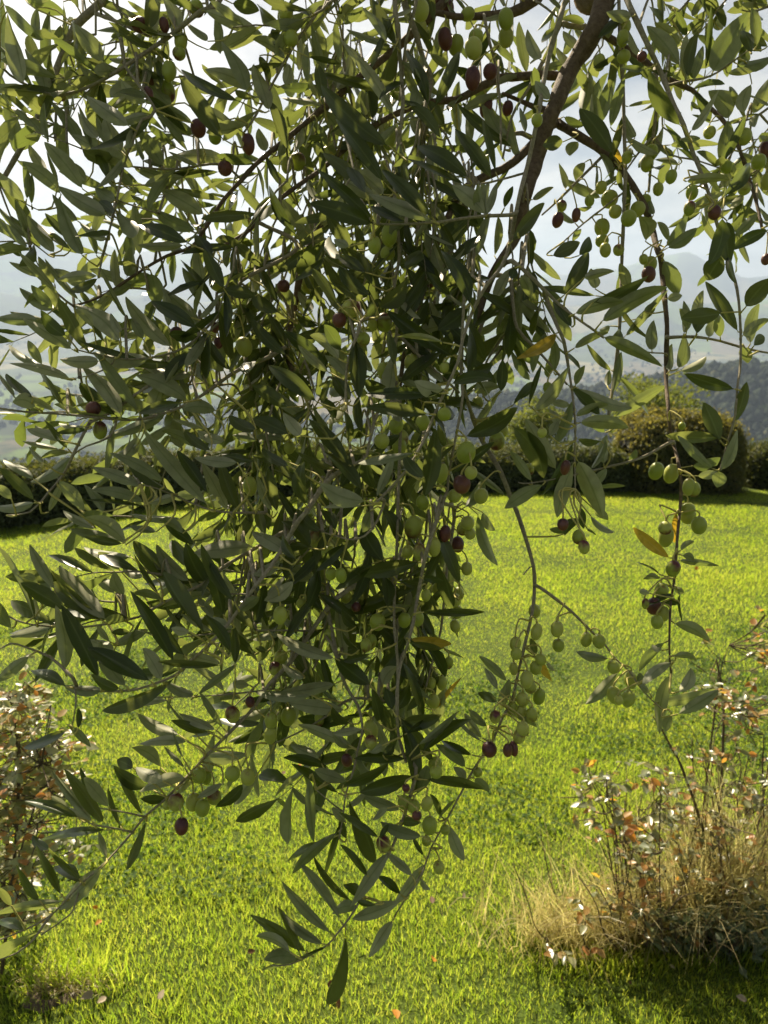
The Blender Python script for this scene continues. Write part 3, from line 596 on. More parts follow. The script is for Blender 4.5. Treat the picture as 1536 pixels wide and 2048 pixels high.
# leaves: base x, base y, tip x, tip y, breadth, side shown (U upper face, L underside, Y yellowed), same squares and units
LV = {
'A': '10,-40,20,385,60,L 40,60,130,450,35,L 20,20,245,215,80,L 225,40,235,205,55,L 150,0,370,75,90,L 290,440,300,100,80,L 250,420,180,230,70,U 270,560,160,310,100,L 380,0,385,490,40,L 490,520,440,160,75,U 620,380,470,170,110,L 370,330,365,170,60,L 880,190,880,-40,100,U 1060,180,980,-30,90,L 920,200,960,30,80,L 540,-10,745,75,50,U 730,420,490,345,35,U 620,475,490,400,60,L 730,190,600,185,40,L 800,355,670,350,40,L 935,320,760,530,35,U 930,350,965,520,50,U 1240,300,1540,215,90,L 1250,250,1140,150,60,L 1390,20,1540,60,90,U 1220,60,1540,190,90,L 1300,50,1460,150,80,L 1440,610,1130,440,70,U 1530,550,1260,430,90,L 1340,840,1115,515,110,U 1440,780,1170,620,90,L 1160,740,970,640,60,L 1180,810,970,715,70,L 1030,640,855,470,90,L 900,690,700,740,70,L 780,760,555,600,110,L 880,620,740,490,90,L 720,570,530,570,80,L 660,660,830,480,60,L 590,830,500,690,70,L 660,890,590,710,60,L 730,910,640,720,110,L 760,890,800,790,60,L 860,970,820,840,40,L 985,1000,845,790,95,L 820,1010,470,830,110,L 490,880,330,640,85,L 290,850,270,640,50,L 330,830,340,740,50,L 260,820,90,660,75,L 90,930,20,580,95,L 280,1040,185,880,70,L 500,1140,290,880,110,L 350,1100,285,925,35,L 370,1170,130,985,90,L 640,1290,370,1130,100,L 500,1540,370,1210,110,L 520,1090,450,990,60,L 650,1080,590,930,60,U 690,1130,660,990,60,L 690,1280,600,1210,70,U 800,1110,740,1030,70,L 690,1200,580,1130,80,L 1230,1290,990,1150,110,L 1180,1380,940,1260,90,L 1130,1460,870,1360,95,U 1110,1470,850,1470,60,L 840,1540,810,1250,80,L 780,1540,790,1400,80,L 1380,980,1040,950,100,L 1110,1060,890,1110,70,L 1010,1090,830,1020,70,L 1320,1030,1040,1040,50,U 990,1010,870,970,60,U 150,1210,10,1060,80,L 160,1200,140,990,50,L 190,1230,190,1060,40,L 185,1440,100,1220,60,L 330,1520,180,1310,85,L 430,1500,230,1350,60,U 400,1430,280,1290,50,U 130,1540,40,1470,60,U 200,1450,0,1250,50,L 170,1490,10,1350,60,L 580,1536,520,1400,45,L 640,1440,490,1340,60,L 1280,1540,1190,1420,80,U 1390,1440,1300,1440,60,U 1540,1470,1340,1380,50,U 1440,1290,1400,1400,60,L 470,1330,330,1180,70,L 1480,560,1350,290,110,L 1180,1200,1100,1060,70,L',
'B': '330,65,50,-10,45,U 480,-10,300,235,120,L 480,90,650,0,60,U 480,110,505,340,55,L 520,150,630,50,60,L 850,290,700,10,75,U 780,250,650,60,60,L 820,280,570,185,35,L 830,700,535,275,80,L 840,555,415,450,60,U 480,540,560,330,90,L 405,600,370,400,80,U 380,600,320,460,35,L 400,635,180,590,50,L 800,880,425,540,120,U 770,1100,505,750,105,U 655,700,655,520,60,L 550,830,420,680,90,L 430,880,350,740,50,L 760,980,640,700,45,U 720,1180,440,945,90,U 760,1190,555,1090,80,L 1060,1330,720,1180,95,L 770,1170,620,1045,110,L 710,1330,400,1050,85,U 710,1345,360,1230,110,U 1060,1310,790,1050,100,U 915,1115,870,890,70,L 1280,1070,1000,895,100,U 1260,1110,945,970,50,U 1420,1080,1220,810,95,U 1035,640,910,330,85,U 1070,650,1205,355,80,U 1040,320,1155,420,50,L 1536,880,1245,650,60,U 1520,880,1270,640,60,U 1536,890,1380,610,90,L 970,690,1000,990,50,L 1080,1140,1080,820,85,L 1440,1040,1370,740,50,U 1215,800,1220,520,70,L 1280,640,1290,850,60,L 930,640,950,520,90,L 80,670,0,420,100,L 160,740,85,510,75,L 170,510,200,400,80,L 20,330,70,470,60,U 180,360,0,250,80,L 310,240,305,470,25,L 310,340,490,380,30,U 140,130,30,40,90,U 140,290,100,180,70,U 80,880,80,1160,35,U 180,830,185,1080,25,U 390,810,400,1060,30,U 260,1250,130,1045,60,U 250,1420,95,1150,70,U 300,1390,150,1190,90,L 610,1510,440,1310,80,U 650,1540,600,1360,60,U 300,1540,380,1400,90,L 350,1410,440,1340,50,L 1120,1540,1280,1320,120,U 1260,1530,1330,1420,80,U 1380,1290,1200,1130,110,L 1380,1290,1340,1120,80,L 1385,1300,1400,1120,80,L 1390,1290,1440,1120,50,L 1200,1200,1380,1150,30,U 1320,1540,1400,1300,70,L 1430,1540,1450,1320,50,L 1490,1250,1536,1130,50,U 60,910,20,780,70,L 130,940,170,810,60,L 660,1160,560,1010,80,U 900,1330,690,1240,70,U 470,1500,390,1420,80,L 1170,820,1110,760,60,L 980,830,940,700,60,L 560,1480,480,1440,60,L',
'C': '1200,440,1400,100,170,L 1350,385,1540,340,80,L 1290,440,1430,430,50,L 1160,430,1190,80,40,U 1040,480,1050,240,90,L 1060,470,1110,220,70,U 1090,480,1140,300,60,L 1090,220,1160,80,80,L 1020,280,870,150,70,L 1010,400,830,180,100,L 1050,220,990,80,50,U 1110,110,1040,30,50,U 910,150,830,50,50,U 1020,760,845,450,100,U 1070,790,1230,560,60,L 1300,720,1190,560,120,L 1140,660,1080,620,20,U 1200,730,1090,690,25,U 420,690,450,460,85,L 430,680,560,470,90,L 510,760,620,470,90,L 590,770,670,490,70,L 500,760,480,590,80,L 310,700,430,740,60,L 740,830,680,690,70,L 690,640,880,615,30,L 800,410,670,410,40,U 840,420,950,450,40,U 610,930,430,680,110,U 580,840,660,1010,70,Y 640,1010,660,1130,40,Y 400,850,350,930,75,L 440,970,395,1090,70,L 540,1190,325,1080,70,L 320,1140,285,990,45,L 120,1200,240,1130,45,L 310,850,200,870,90,U 0,1450,180,1240,100,U 240,1536,395,1460,90,U 400,1536,460,1440,75,U 1010,840,1120,830,40,L 940,870,1230,870,60,L 1250,990,1290,750,90,L 1260,980,1390,720,60,U 1240,1000,1120,920,50,U 1040,1090,1280,1080,60,L 1270,1180,1410,1010,90,U 1080,1240,1250,1170,70,L 1260,1300,1190,1560,110,U 1290,1320,1310,1560,110,U 1536,1380,1340,1490,80,U 1330,1420,1460,1290,60,L 920,1480,1040,1310,90,L 930,1490,1100,1380,80,L 940,1450,880,1345,50,L 800,1450,760,1310,110,L 1000,990,870,960,40,L 970,940,880,870,50,L 1440,500,1400,650,80,L 1440,690,1536,490,90,L 1385,660,1310,530,45,U 1380,20,1430,130,70,L 1470,280,1440,70,70,L 1440,320,1390,200,70,U 230,600,150,500,70,L 170,360,100,190,80,L 90,450,50,170,70,L 330,400,280,300,60,L 400,300,320,200,60,L 440,140,310,120,50,U 80,800,50,660,40,L 1160,0,1200,80,60,U 600,130,580,220,70,L 720,100,580,75,70,L 850,1290,820,1170,50,L 600,1100,530,940,60,L 380,1340,290,1250,50,L 360,1450,410,1380,40,L 390,1250,470,1245,30,U 1536,280,1460,220,50,U 1260,180,1240,90,60,L 960,60,990,160,50,L',
'D': '230,385,-10,375,80,L 440,565,170,395,90,L 330,320,135,200,85,L 320,320,200,190,70,L 245,130,75,45,50,L 330,170,240,20,60,L 480,270,290,40,45,L 400,370,260,140,70,L 400,480,260,340,90,U 590,120,370,140,70,L 590,130,440,195,60,U 700,200,690,-20,60,L 760,130,790,-30,95,L 660,240,780,180,60,L 910,110,780,190,90,L 910,100,940,285,110,L 720,520,470,310,130,L 630,520,560,400,40,U 1030,550,780,270,100,L 1190,435,940,290,100,U 1200,420,1000,215,90,L 1300,310,1105,50,50,U 1195,280,1105,90,70,L 1345,200,1240,-20,90,U 900,615,590,580,110,L 600,630,380,620,85,L 830,930,610,620,80,L 1130,870,850,730,110,L 730,965,520,690,110,L 700,960,500,780,90,U 1160,710,885,650,90,L 1350,700,1150,570,110,L 1390,690,1250,500,60,U 430,740,95,655,75,L 230,650,70,540,65,L 255,655,175,520,60,L 390,910,235,670,40,U 200,850,50,715,60,U 90,850,0,715,30,L 215,910,90,880,100,L 790,980,480,955,35,U 1000,945,690,1065,80,L 680,1000,640,1275,50,L 830,1080,740,1200,80,L 500,960,350,900,55,L 510,1025,370,1005,45,L 530,1040,360,1060,40,U 380,1100,230,1025,60,L 370,1110,180,1045,25,L 360,1160,155,1115,35,L 410,1160,280,1000,45,U 430,1200,205,1340,90,L 430,1180,260,1210,45,L 205,1340,45,1235,60,L 210,1470,15,1290,70,U 260,1240,180,1150,35,L 210,1480,-20,1500,75,L 70,1460,0,1380,60,L 290,1540,370,1370,50,L 510,1540,370,1370,85,L 860,1390,585,1280,85,L 985,1360,690,1200,85,L 1090,1450,800,1270,30,U 620,1540,520,1390,70,L 870,1480,580,1410,75,L 870,1500,545,1465,40,U 1250,1500,900,1090,100,L 1170,1150,990,1060,65,L 1240,1040,1055,985,35,L 1250,1430,1080,1190,80,U 1430,1240,1190,1210,80,L 1536,1235,1350,1200,55,U 1350,1110,1200,1050,70,L 1270,1170,1130,1060,70,U 1370,780,1290,1040,40,L 1090,880,855,935,80,U 1300,930,1110,920,90,L 1140,970,1140,880,70,L 1540,1040,1390,960,90,U 1536,240,1350,210,80,U 1540,1110,1410,1080,60,L 1440,1540,1330,1260,90,U 1370,1540,1230,1270,80,L 720,460,670,350,60,L 1010,430,990,230,70,L 860,500,800,390,60,L 1060,1440,900,1480,60,L 560,430,460,330,60,L 830,1130,680,1190,50,L',
'E': '140,300,0,20,70,U 140,340,0,230,90,U 490,290,350,90,70,U 640,275,470,165,70,U 690,240,520,80,90,U 1290,290,1130,0,120,U 1130,190,1400,150,80,U 730,310,890,150,130,U 640,400,740,270,80,U 1190,605,825,355,95,U 1130,520,870,490,50,L 860,760,1090,590,95,U 620,870,600,540,110,U 640,740,765,780,90,U 1130,800,970,760,100,L 1110,825,700,830,80,U 1045,950,695,910,95,U 1010,880,1340,920,75,U 1075,1010,1020,1400,115,U 1250,1085,1536,930,110,U 1300,1040,1450,830,60,L 1470,820,1480,640,75,U 1290,690,1410,650,70,U 1170,770,1395,740,80,U 1270,740,1280,460,70,U 1250,680,1230,930,30,U 1270,300,1110,430,110,U 1330,360,1410,170,40,U 500,620,340,490,90,L 540,720,430,610,80,L 440,700,270,550,60,L 370,880,110,680,100,U 430,660,190,470,100,U 190,600,0,400,80,U 200,560,90,370,60,U 180,640,0,650,80,L 300,980,60,770,85,L 190,910,0,790,100,U 270,1080,170,950,85,L 200,1070,0,980,110,U 170,1100,0,1090,60,L 560,1260,345,1010,100,U 640,1410,430,1200,100,U 730,1180,580,1180,30,L 660,1470,410,1370,130,L 480,1280,270,1190,50,U 300,1500,290,1260,100,U 130,1540,80,1300,80,U 100,1536,20,1340,60,L 440,1520,340,1370,80,U 960,1180,650,1240,40,L 640,1070,620,870,60,U 1000,1080,890,970,40,U 720,1450,810,1220,60,L 880,1500,960,1320,80,U 720,1400,680,1220,90,U 1160,1315,1400,1140,60,U 1250,1510,1350,1350,80,L 1500,1440,1280,1275,40,L 830,660,800,470,70,U 340,330,260,220,70,L 250,300,130,180,90,L 380,420,250,340,70,U 510,570,420,430,90,U 530,80,340,40,60,L 700,180,620,0,70,U 660,100,500,0,80,U 390,890,440,760,50,U 570,870,480,740,90,U 1300,810,1450,790,80,L 640,1500,420,1510,40,L 960,880,880,790,60,L 480,980,390,870,70,U 560,1130,530,950,60,U 860,1290,760,1200,70,U 1010,1330,900,1200,80,U 200,1260,50,1160,70,U 180,1230,0,1200,60,U 700,700,640,560,60,L 1130,760,1010,640,50,L 800,1490,700,1330,70,U 1060,600,900,560,60,U 330,820,230,700,60,U',
'F': '310,240,450,0,110,U 510,240,200,190,55,U 480,280,785,135,100,U 530,400,895,210,110,L 670,490,905,240,60,L 370,350,640,280,85,L 540,480,870,650,90,L 360,430,260,280,80,U 370,555,560,470,60,L 270,460,50,605,85,Y 120,270,60,130,70,L 250,700,240,510,60,L 600,690,460,540,45,U 130,930,320,690,100,L 100,900,170,675,35,U 0,900,130,780,18,U 390,790,690,900,80,L 630,710,800,930,50,U 610,970,890,800,90,L 400,1000,670,1030,90,L 260,1140,350,900,75,L 380,960,560,900,60,L 360,900,240,870,50,L 0,1020,170,1300,130,U 270,1290,100,1010,100,L 370,1110,200,1400,45,U 230,1080,270,1000,60,L 540,1110,410,1100,50,U 550,1250,570,1090,60,L 470,1280,550,1120,50,L 390,1220,530,1540,130,L 370,1240,280,1536,100,L 190,1370,-20,1500,95,L 510,1390,660,1380,30,L 490,1380,560,1290,60,L 700,1230,740,1165,45,L 120,1355,0,1190,60,L 1340,800,1065,715,90,U 1360,460,1180,180,90,U 1260,340,1040,370,110,U 1250,1110,1160,900,105,U 1260,1085,955,1075,75,U 1340,1000,1400,780,70,U 1250,1290,1340,1070,80,L 1210,1280,1015,1100,60,L 1080,1260,1235,1215,80,L 1110,1320,1235,1310,60,L 1240,1290,1230,1380,90,L 1010,690,1150,610,60,L 945,690,960,540,65,L 995,680,1030,490,90,L 1030,470,1030,285,60,L 1110,450,1145,230,70,L 1110,470,1160,400,80,U 1250,490,1230,360,75,L 840,570,850,400,75,L 910,20,985,215,110,L 930,260,1010,240,60,L 1400,310,1536,150,130,U 1380,480,1536,390,80,L 1430,530,1480,310,80,L 1260,0,1180,130,130,U 1290,0,1340,150,50,U 1380,540,1410,630,80,L 570,780,585,690,45,L 600,830,650,600,60,L 500,200,480,90,80,L 430,130,600,95,60,L 700,220,650,60,70,L 590,420,530,440,50,L 380,780,430,670,55,L 1450,540,1510,490,70,U 1050,440,1010,330,60,L 1180,490,1210,390,60,L 790,330,860,290,50,L 740,380,850,320,50,L 20,70,0,130,60,U 270,1020,230,930,60,L 560,1060,460,1010,50,L',
'G': '330,470,195,225,75,L 215,660,0,260,40,U 400,590,150,440,110,U 610,650,320,370,100,U 640,650,380,350,120,L 780,635,430,590,80,U 600,1010,390,600,110,U 1050,910,810,520,105,U 1110,860,1000,690,90,U 390,960,340,600,100,L 330,690,80,740,100,L 720,1060,560,980,70,U 910,1020,560,830,120,U 760,1050,620,800,110,L 900,700,700,790,70,L 970,1010,870,840,100,L 400,1050,215,960,75,U 180,860,0,1000,80,L 610,1070,400,1040,80,L 410,1300,160,1405,60,U 470,1300,470,1190,40,U 435,1290,535,1400,50,L 580,100,400,0,50,L 760,200,530,50,110,L 740,180,455,110,65,L 740,190,530,150,60,U 790,270,530,215,75,L 720,350,600,250,70,L 750,500,690,370,80,L 690,490,580,400,70,L 960,510,820,280,40,U 1110,460,830,200,110,U 1140,420,960,215,90,L 1170,200,1000,60,80,U 1280,470,1130,210,110,U 1340,620,1270,330,80,U 1410,545,1230,230,70,U 1530,210,1200,240,110,L 1240,750,1010,390,40,U 1330,910,1150,860,70,L 1330,920,980,900,50,U 1390,850,1240,640,80,U 1530,860,1320,680,90,U 1180,1100,1400,930,50,L 1350,1080,1180,950,60,L 1170,1100,1010,1020,70,L 1410,920,1400,700,60,U 1010,1130,775,1150,50,L 1080,1340,850,1220,85,L 1130,1380,870,1390,65,L 1170,1330,980,1090,35,L 1340,1300,1210,1100,45,L 1300,1310,1100,1220,65,L 1250,1320,1050,1260,60,U 970,1536,810,1425,85,L 800,1536,710,1490,80,U 1110,1536,1000,1420,35,L 1100,1480,1040,1330,30,L 1060,985,660,1160,35,U 980,530,810,490,55,L 940,120,800,90,30,L 1090,40,800,10,60,L 890,45,740,105,30,U 1200,420,900,430,60,U 1430,600,1536,520,70,L 1090,620,1000,650,50,L 1220,570,1280,490,40,L 660,780,590,690,40,L 780,720,680,725,50,U 690,830,530,770,70,L 70,700,0,560,80,L 230,650,210,520,40,L 230,430,120,385,50,L 1100,130,970,60,70,L 1280,640,1200,520,60,L 1400,700,1280,640,60,L 860,390,750,330,60,L 1440,1120,1330,1130,60,L 1500,1040,1410,1040,60,L 1140,720,1040,700,60,L',
'H': '330,220,170,70,110,U 180,240,0,130,110,L 980,300,640,360,100,U 700,310,495,450,90,U 860,190,770,0,90,U 770,300,650,110,120,U 900,460,570,590,95,U 1000,400,1110,410,50,U 860,410,1000,430,50,U 790,580,770,400,80,U 730,640,920,570,60,L 1225,440,1090,120,85,U 1140,580,1140,310,80,L 1000,600,1340,600,55,U 1330,10,1440,290,80,L 1360,0,1430,100,60,L 350,400,180,350,100,L 540,190,380,330,80,U 490,500,535,870,75,L 410,600,330,420,80,U 480,880,160,745,85,L 340,1080,215,860,95,U 480,1030,160,1080,80,L 340,1100,30,1080,70,L 540,1190,230,1150,95,L 690,1040,495,895,110,U 700,1000,880,750,95,U 1000,1030,850,810,105,U 940,1100,1080,1000,80,U 920,760,1145,790,70,Y 920,780,1090,820,45,U 760,1040,840,940,90,L 860,1360,740,1140,80,U 840,1190,910,1050,80,U 1010,1240,890,930,60,U 880,1260,1090,1220,100,U 900,1330,1080,1250,60,U 990,1450,1265,1265,95,U 970,1400,1190,1215,50,L 870,1255,945,1640,100,U 580,1480,860,1480,75,U 560,1400,285,1290,70,L 430,1530,190,1480,60,U 380,1480,220,1400,70,L 1300,1460,1130,1380,50,U 1260,1536,1100,1410,80,L 1360,1380,1190,1220,35,L 1360,1360,1265,1230,60,L 1510,1020,1355,880,60,L 1450,1070,1380,950,50,L 1450,1140,1345,1090,60,U 1460,1200,1510,1020,70,L 1390,1290,1290,1200,60,L 370,720,350,900,50,U 150,290,0,370,80,L 230,410,70,520,90,L 260,520,100,540,45,U 0,690,50,450,80,U 1120,820,1230,870,30,L 1080,880,1150,980,35,L 1075,1190,1220,1010,30,Y 750,1280,700,1080,70,U 690,850,540,890,50,U 620,830,530,730,40,U 140,740,0,760,50,L 60,840,0,820,40,U 1040,740,1000,610,50,U 640,1300,480,1330,50,L 760,1460,820,1400,60,U 690,-10,640,110,80,L 600,690,520,600,60,U 60,140,20,0,70,U 250,290,170,150,70,U 480,110,400,0,80,U 390,120,270,0,80,U 590,300,520,200,70,U 820,1190,780,1070,70,U 590,1420,470,1330,60,L 760,1400,690,1440,50,L 560,1270,470,1180,70,U 240,700,170,640,50,L 290,1000,170,920,60,L',
'I': '470,20,600,110,55,L 490,-20,565,40,60,L 400,40,325,130,70,U 415,-30,430,85,50,U 330,120,235,105,45,U 450,100,500,135,25,L 950,280,750,110,75,Y 985,0,975,170,45,Y 1010,230,1085,185,45,L 1000,290,1220,320,40,L 1020,260,1090,290,50,L 885,375,760,310,25,U 900,400,800,400,45,L 970,450,1030,485,45,L 830,490,770,480,40,L 960,490,830,555,35,U 1010,550,900,545,40,U 1005,490,1030,665,25,U 970,665,1165,770,90,L 920,780,780,940,60,L 900,830,845,800,45,L 970,865,1090,885,55,L 960,900,800,1030,75,L 980,890,930,940,50,L 955,970,890,1300,85,L 960,1220,920,1310,60,L 1000,1080,1065,950,75,L 880,1140,1180,1070,80,L 990,1215,1215,1080,75,L 585,880,410,845,65,L 640,960,460,1135,80,L 800,1000,750,1010,60,L 830,1090,770,1040,40,L 30,1230,135,1285,45,L 100,1340,60,1260,50,L 150,850,110,770,55,Y 190,900,235,1005,55,Y 210,900,255,950,30,L',
'J': '480,300,185,210,75,U 560,330,335,45,60,L 630,335,410,35,75,U 560,220,490,20,35,U 655,240,515,75,75,L 650,370,280,425,60,U 725,355,655,140,35,U 860,290,725,50,35,U 880,310,775,585,30,U 640,545,600,400,30,L 480,670,310,500,45,U 370,765,230,490,70,U 300,490,205,410,60,U 490,690,340,600,80,U 240,800,115,605,60,U 610,600,370,830,100,L 380,800,20,870,75,L 490,700,400,850,70,L 150,980,0,920,60,U 70,830,0,730,45,U 250,980,0,1145,25,U 890,115,700,0,90,U 980,80,830,0,90,L 1000,40,890,25,40,L 1120,60,860,135,85,L 1155,20,1060,150,60,L 1000,180,860,185,60,U 1460,90,1310,220,75,U 1530,60,1420,195,80,L 1340,90,1200,170,50,L 540,330,430,250,50,L 450,290,320,180,50,L',
'K': '320,50,345,395,75,L 500,155,240,-10,70,U 550,80,375,20,80,L 520,105,770,-20,75,U 610,150,900,60,105,U 530,240,650,130,50,L 870,250,660,170,75,L 1020,70,1340,125,75,U 490,290,245,130,30,U 740,420,520,280,45,U 550,180,695,540,30,U 500,380,245,610,60,L 400,440,205,550,50,U 525,290,410,630,50,U 670,650,520,480,45,U 575,800,370,555,60,U 510,920,285,610,45,L 460,1000,185,710,75,L 410,1060,180,880,70,L 265,1120,140,860,55,U 310,1110,0,905,75,U 210,1110,20,1020,75,L 250,1150,65,1150,85,L 440,1065,70,1190,40,U 540,990,430,1365,35,U 800,500,590,800,95,L 605,840,470,870,75,L 720,820,620,800,40,U 640,790,535,710,70,U 940,650,790,510,65,L 870,760,745,660,60,U 870,800,610,890,85,L 1025,570,840,800,70,L 825,910,690,1115,85,L 1160,340,1240,535,80,L 1310,60,1390,140,60,L 990,660,1040,720,40,L 1010,530,940,410,35,U 1090,310,1180,200,20,U 1110,290,1050,170,40,U 1000,410,770,330,80,L 990,330,870,320,60,U 740,430,790,345,30,U 790,240,710,300,45,L 960,160,1020,0,80,L 1250,90,1190,0,60,L 540,330,460,250,50,L 545,430,510,320,50,U',
}
# olives: centre x, y, breadth, height, ripeness (g green, b half turned, p purple)
OL = {
'A': '1085,250,80,100,g 1075,320,80,70,b 1015,427,90,125,g 1010,550,85,125,b 370,560,80,90,b 375,505,45,45,g 265,610,75,80,b 730,425,55,75,g 1190,770,95,110,p 1290,825,80,80,g 1490,865,80,125,p 1350,1010,90,90,p 840,150,90,70,p 985,150,60,90,p 1180,50,90,100,b 380,205,50,80,g 910,470,50,80,p 890,560,60,80,p',
'B': '990,65,100,130,g 985,170,90,110,g 1135,235,90,130,p 1200,270,95,120,g 1305,290,110,130,g 1320,220,90,80,g 1300,470,95,140,p 1405,430,90,90,p 1500,115,95,130,g 1500,225,95,120,g 1150,45,80,100,p 1270,85,80,60,g 1380,640,80,130,p 1510,650,70,90,p 1080,10,80,60,p 740,100,75,100,g 180,80,90,100,g 250,970,105,105,b 185,990,70,100,g 430,920,80,80,g 560,950,80,80,g 510,940,70,70,g 800,830,90,140,g 590,720,80,80,g 1030,1140,60,60,g 800,1410,100,140,g 710,1470,80,110,g 790,1520,90,80,g 1020,1510,80,90,g 860,1195,70,60,g 960,1040,60,110,b 210,230,90,100,g',
'C': '525,375,75,100,g 665,230,75,95,g 675,160,80,90,g 840,910,75,90,g 810,985,80,95,g 690,945,65,75,g 955,1060,70,85,g 877,1135,65,80,g 535,1125,70,80,g 585,1195,105,110,g 540,1365,95,110,g 465,1205,60,70,g 700,1310,95,100,g 755,1255,90,95,g 800,1200,70,70,g 620,1270,80,80,g 560,1500,70,90,g 275,1320,70,95,p 385,1290,55,85,p 300,1235,60,70,b 1080,1155,75,90,g 1065,1250,70,90,b 1215,1275,80,90,p 1185,795,75,75,g 1285,1000,75,80,g 1395,1130,80,80,b 1525,1090,65,100,g 1390,820,100,100,g 1480,970,90,90,g 1520,900,70,100,p 670,340,80,70,g 540,1445,80,70,g 640,1500,70,70,b 780,340,60,60,p 150,720,70,80,g',
'D': '1060,465,80,85,p 1465,545,100,125,g 1350,410,90,95,g 1350,325,80,90,g 1280,100,70,120,p 1300,160,95,105,g 600,1045,85,115,b 560,915,90,80,p 1095,735,85,80,g 1030,735,70,70,p 1500,1380,85,125,g 1290,430,55,65,p 1310,520,55,75,p 1180,500,70,80,g',
'E': '318,170,112,120,g 570,315,115,105,b 500,385,90,95,p 770,400,102,120,b 165,180,78,75,p 645,500,85,85,b 380,455,55,55,g 1045,155,70,80,p 1010,360,65,90,g 935,640,95,110,b 770,690,90,110,g 820,790,95,130,g 935,770,90,120,b 840,1020,90,100,g 870,1090,95,105,b 755,1110,95,95,g 860,1140,90,120,g 1260,1180,120,140,g 1110,1300,90,130,g 1445,1110,100,120,b 1480,1050,70,80,g 1235,1370,110,120,p 1190,1440,85,85,g 1350,1440,90,100,g 1330,880,75,75,b 1000,1480,80,100,g 290,640,70,75,g 1130,670,60,65,g 1130,950,85,80,g 700,410,60,80,g 1000,1000,90,100,g 1290,1300,80,85,g 440,360,80,85,g 200,1150,70,80,g',
'F': '865,1290,90,115,g 955,1305,90,125,g 1060,1385,75,110,g 1095,1400,70,100,b 1055,1520,85,75,g 290,1410,65,90,g 820,110,85,100,p 830,50,80,100,g 320,1270,60,100,p 215,790,60,70,g 790,20,55,65,g 1525,20,60,70,p 1020,1020,45,52,g 100,1280,70,75,b 180,1060,60,65,g',
'G': '1395,1215,90,110,b 1500,1140,60,80,p',
'H': '360,160,95,120,b 400,150,70,100,p 435,245,90,90,g 45,240,80,80,g 145,620,85,120,g 945,90,115,150,b 1070,210,80,130,g 910,240,70,90,g 980,240,80,110,b 1135,130,75,110,p 1210,195,80,105,p 1240,100,75,90,b 1270,65,85,90,g 1285,130,70,75,g 1265,340,70,85,g 1215,490,70,85,b 1195,530,75,85,g 1205,600,80,85,g 1195,685,65,85,g 1155,905,60,90,b 1115,1025,65,95,g 1065,1135,75,95,g 1050,1030,60,85,g 195,1225,95,120,g 85,1340,80,125,g 90,1250,80,125,g 690,780,70,105,b 660,800,70,90,b 690,1310,85,130,g 690,1380,80,90,b 545,1490,70,90,p 1400,1425,95,105,p 1075,1510,85,75,g 540,510,70,85,g 620,440,80,85,g 970,640,80,100,g 730,660,100,110,g 115,940,80,90,b 440,740,70,85,g 150,870,85,85,g 600,570,60,65,p 890,650,80,100,g 510,380,70,100,g 450,370,70,85,g 1085,460,60,80,g 1020,500,60,80,g 270,550,60,65,g 310,560,60,65,g 380,1240,60,100,b 1435,1230,70,90,b 1525,1190,50,90,g 1510,1430,60,90,p',
'I': '1055,20,95,110,g 1122,80,95,115,g 920,95,85,85,b 925,150,90,140,g 967,340,85,110,b 897,475,85,115,g 850,565,90,115,p 905,610,80,100,g 870,660,75,90,g 800,550,45,70,b 400,150,80,95,b 432,210,70,90,b 305,75,70,80,p 135,595,75,95,g 147,720,70,110,g 270,703,80,105,g 278,800,75,90,g 445,765,72,100,g 522,775,80,95,g 608,930,75,95,g 712,1008,78,115,g 613,1097,88,113,g 697,1120,85,110,g 640,1130,55,60,g 20,790,70,90,g 25,850,70,85,g 10,940,55,90,g 172,885,70,80,g 142,935,75,95,g 88,1005,80,115,g 110,1050,75,85,b 162,1108,75,110,g 63,1125,80,105,g 10,1180,55,100,g 55,1200,70,85,g 118,1218,75,100,b 65,1300,80,95,g 45,1343,75,110,b 10,1420,55,100,p',
'J': '1055,205,100,110,b 1160,205,95,115,g 1215,240,90,115,g 1285,175,90,95,b 1090,350,85,110,p 1000,225,50,60,g 1195,45,90,100,g 1395,35,95,95,g 1487,55,90,110,g 1240,60,60,90,g',
'K': '890,205,85,90,b 945,230,85,85,g 1025,215,70,110,g 1042,345,95,120,g 1022,437,60,70,g 1135,370,62,58,g 1097,597,72,90,g 765,455,90,110,b 965,285,60,50,p 1080,25,80,80,g 900,120,50,50,p 1330,25,60,60,g',
}

def leaf_template(bend, sweep, twist, fold, tipw, notch=False):
    "olive leaf of unit length along x: short stalk, lance shape, gutter along the midrib, curved and twisted"
    v, uv, f = [], [], []
    ts = [0, 0.05, 0.11, 0.22, 0.36, 0.52, 0.68, 0.81, 0.91, 0.97, 1.0]
    for i, s in enumerate(ts):
        if s < 0.06: w = 0.05
        else:
            q = (s - 0.04) / 0.96; w = (math.sin(math.pi * q ** tipw) ** 0.72) if q < 1 else 0; w = max(w, 0.03)
        y0 = sweep * (s * (1 - s) * 4) ; z0 = bend * (s * (1 - s) * 4) * 0.5 + bend * 0.4 * s * s
        tw = twist * s; c, sn = math.cos(tw), math.sin(tw)
        for k, u in enumerate((-1, -0.5, 0, 0.5, 1)):
            ww = w
            if notch and u > 0.4 and 0.45 < s < 0.75: ww = w * 0.55
            y = u * 0.5 * ww; z = fold * abs(u) * ww * (0.5 if abs(u) < .9 else 0.42)
            v.append((s, y0 + y * c - z * sn, z0 + y * sn + z * c)); uv.append((0.5 + u / 2, s))
    for i in range(len(ts) - 1):
        for k in range(4): f.append((i * 5 + k, (i + 1) * 5 + k, (i + 1) * 5 + k + 1, i * 5 + k + 1))
    return np.array(v), np.array(f), np.array(uv)
LT = []
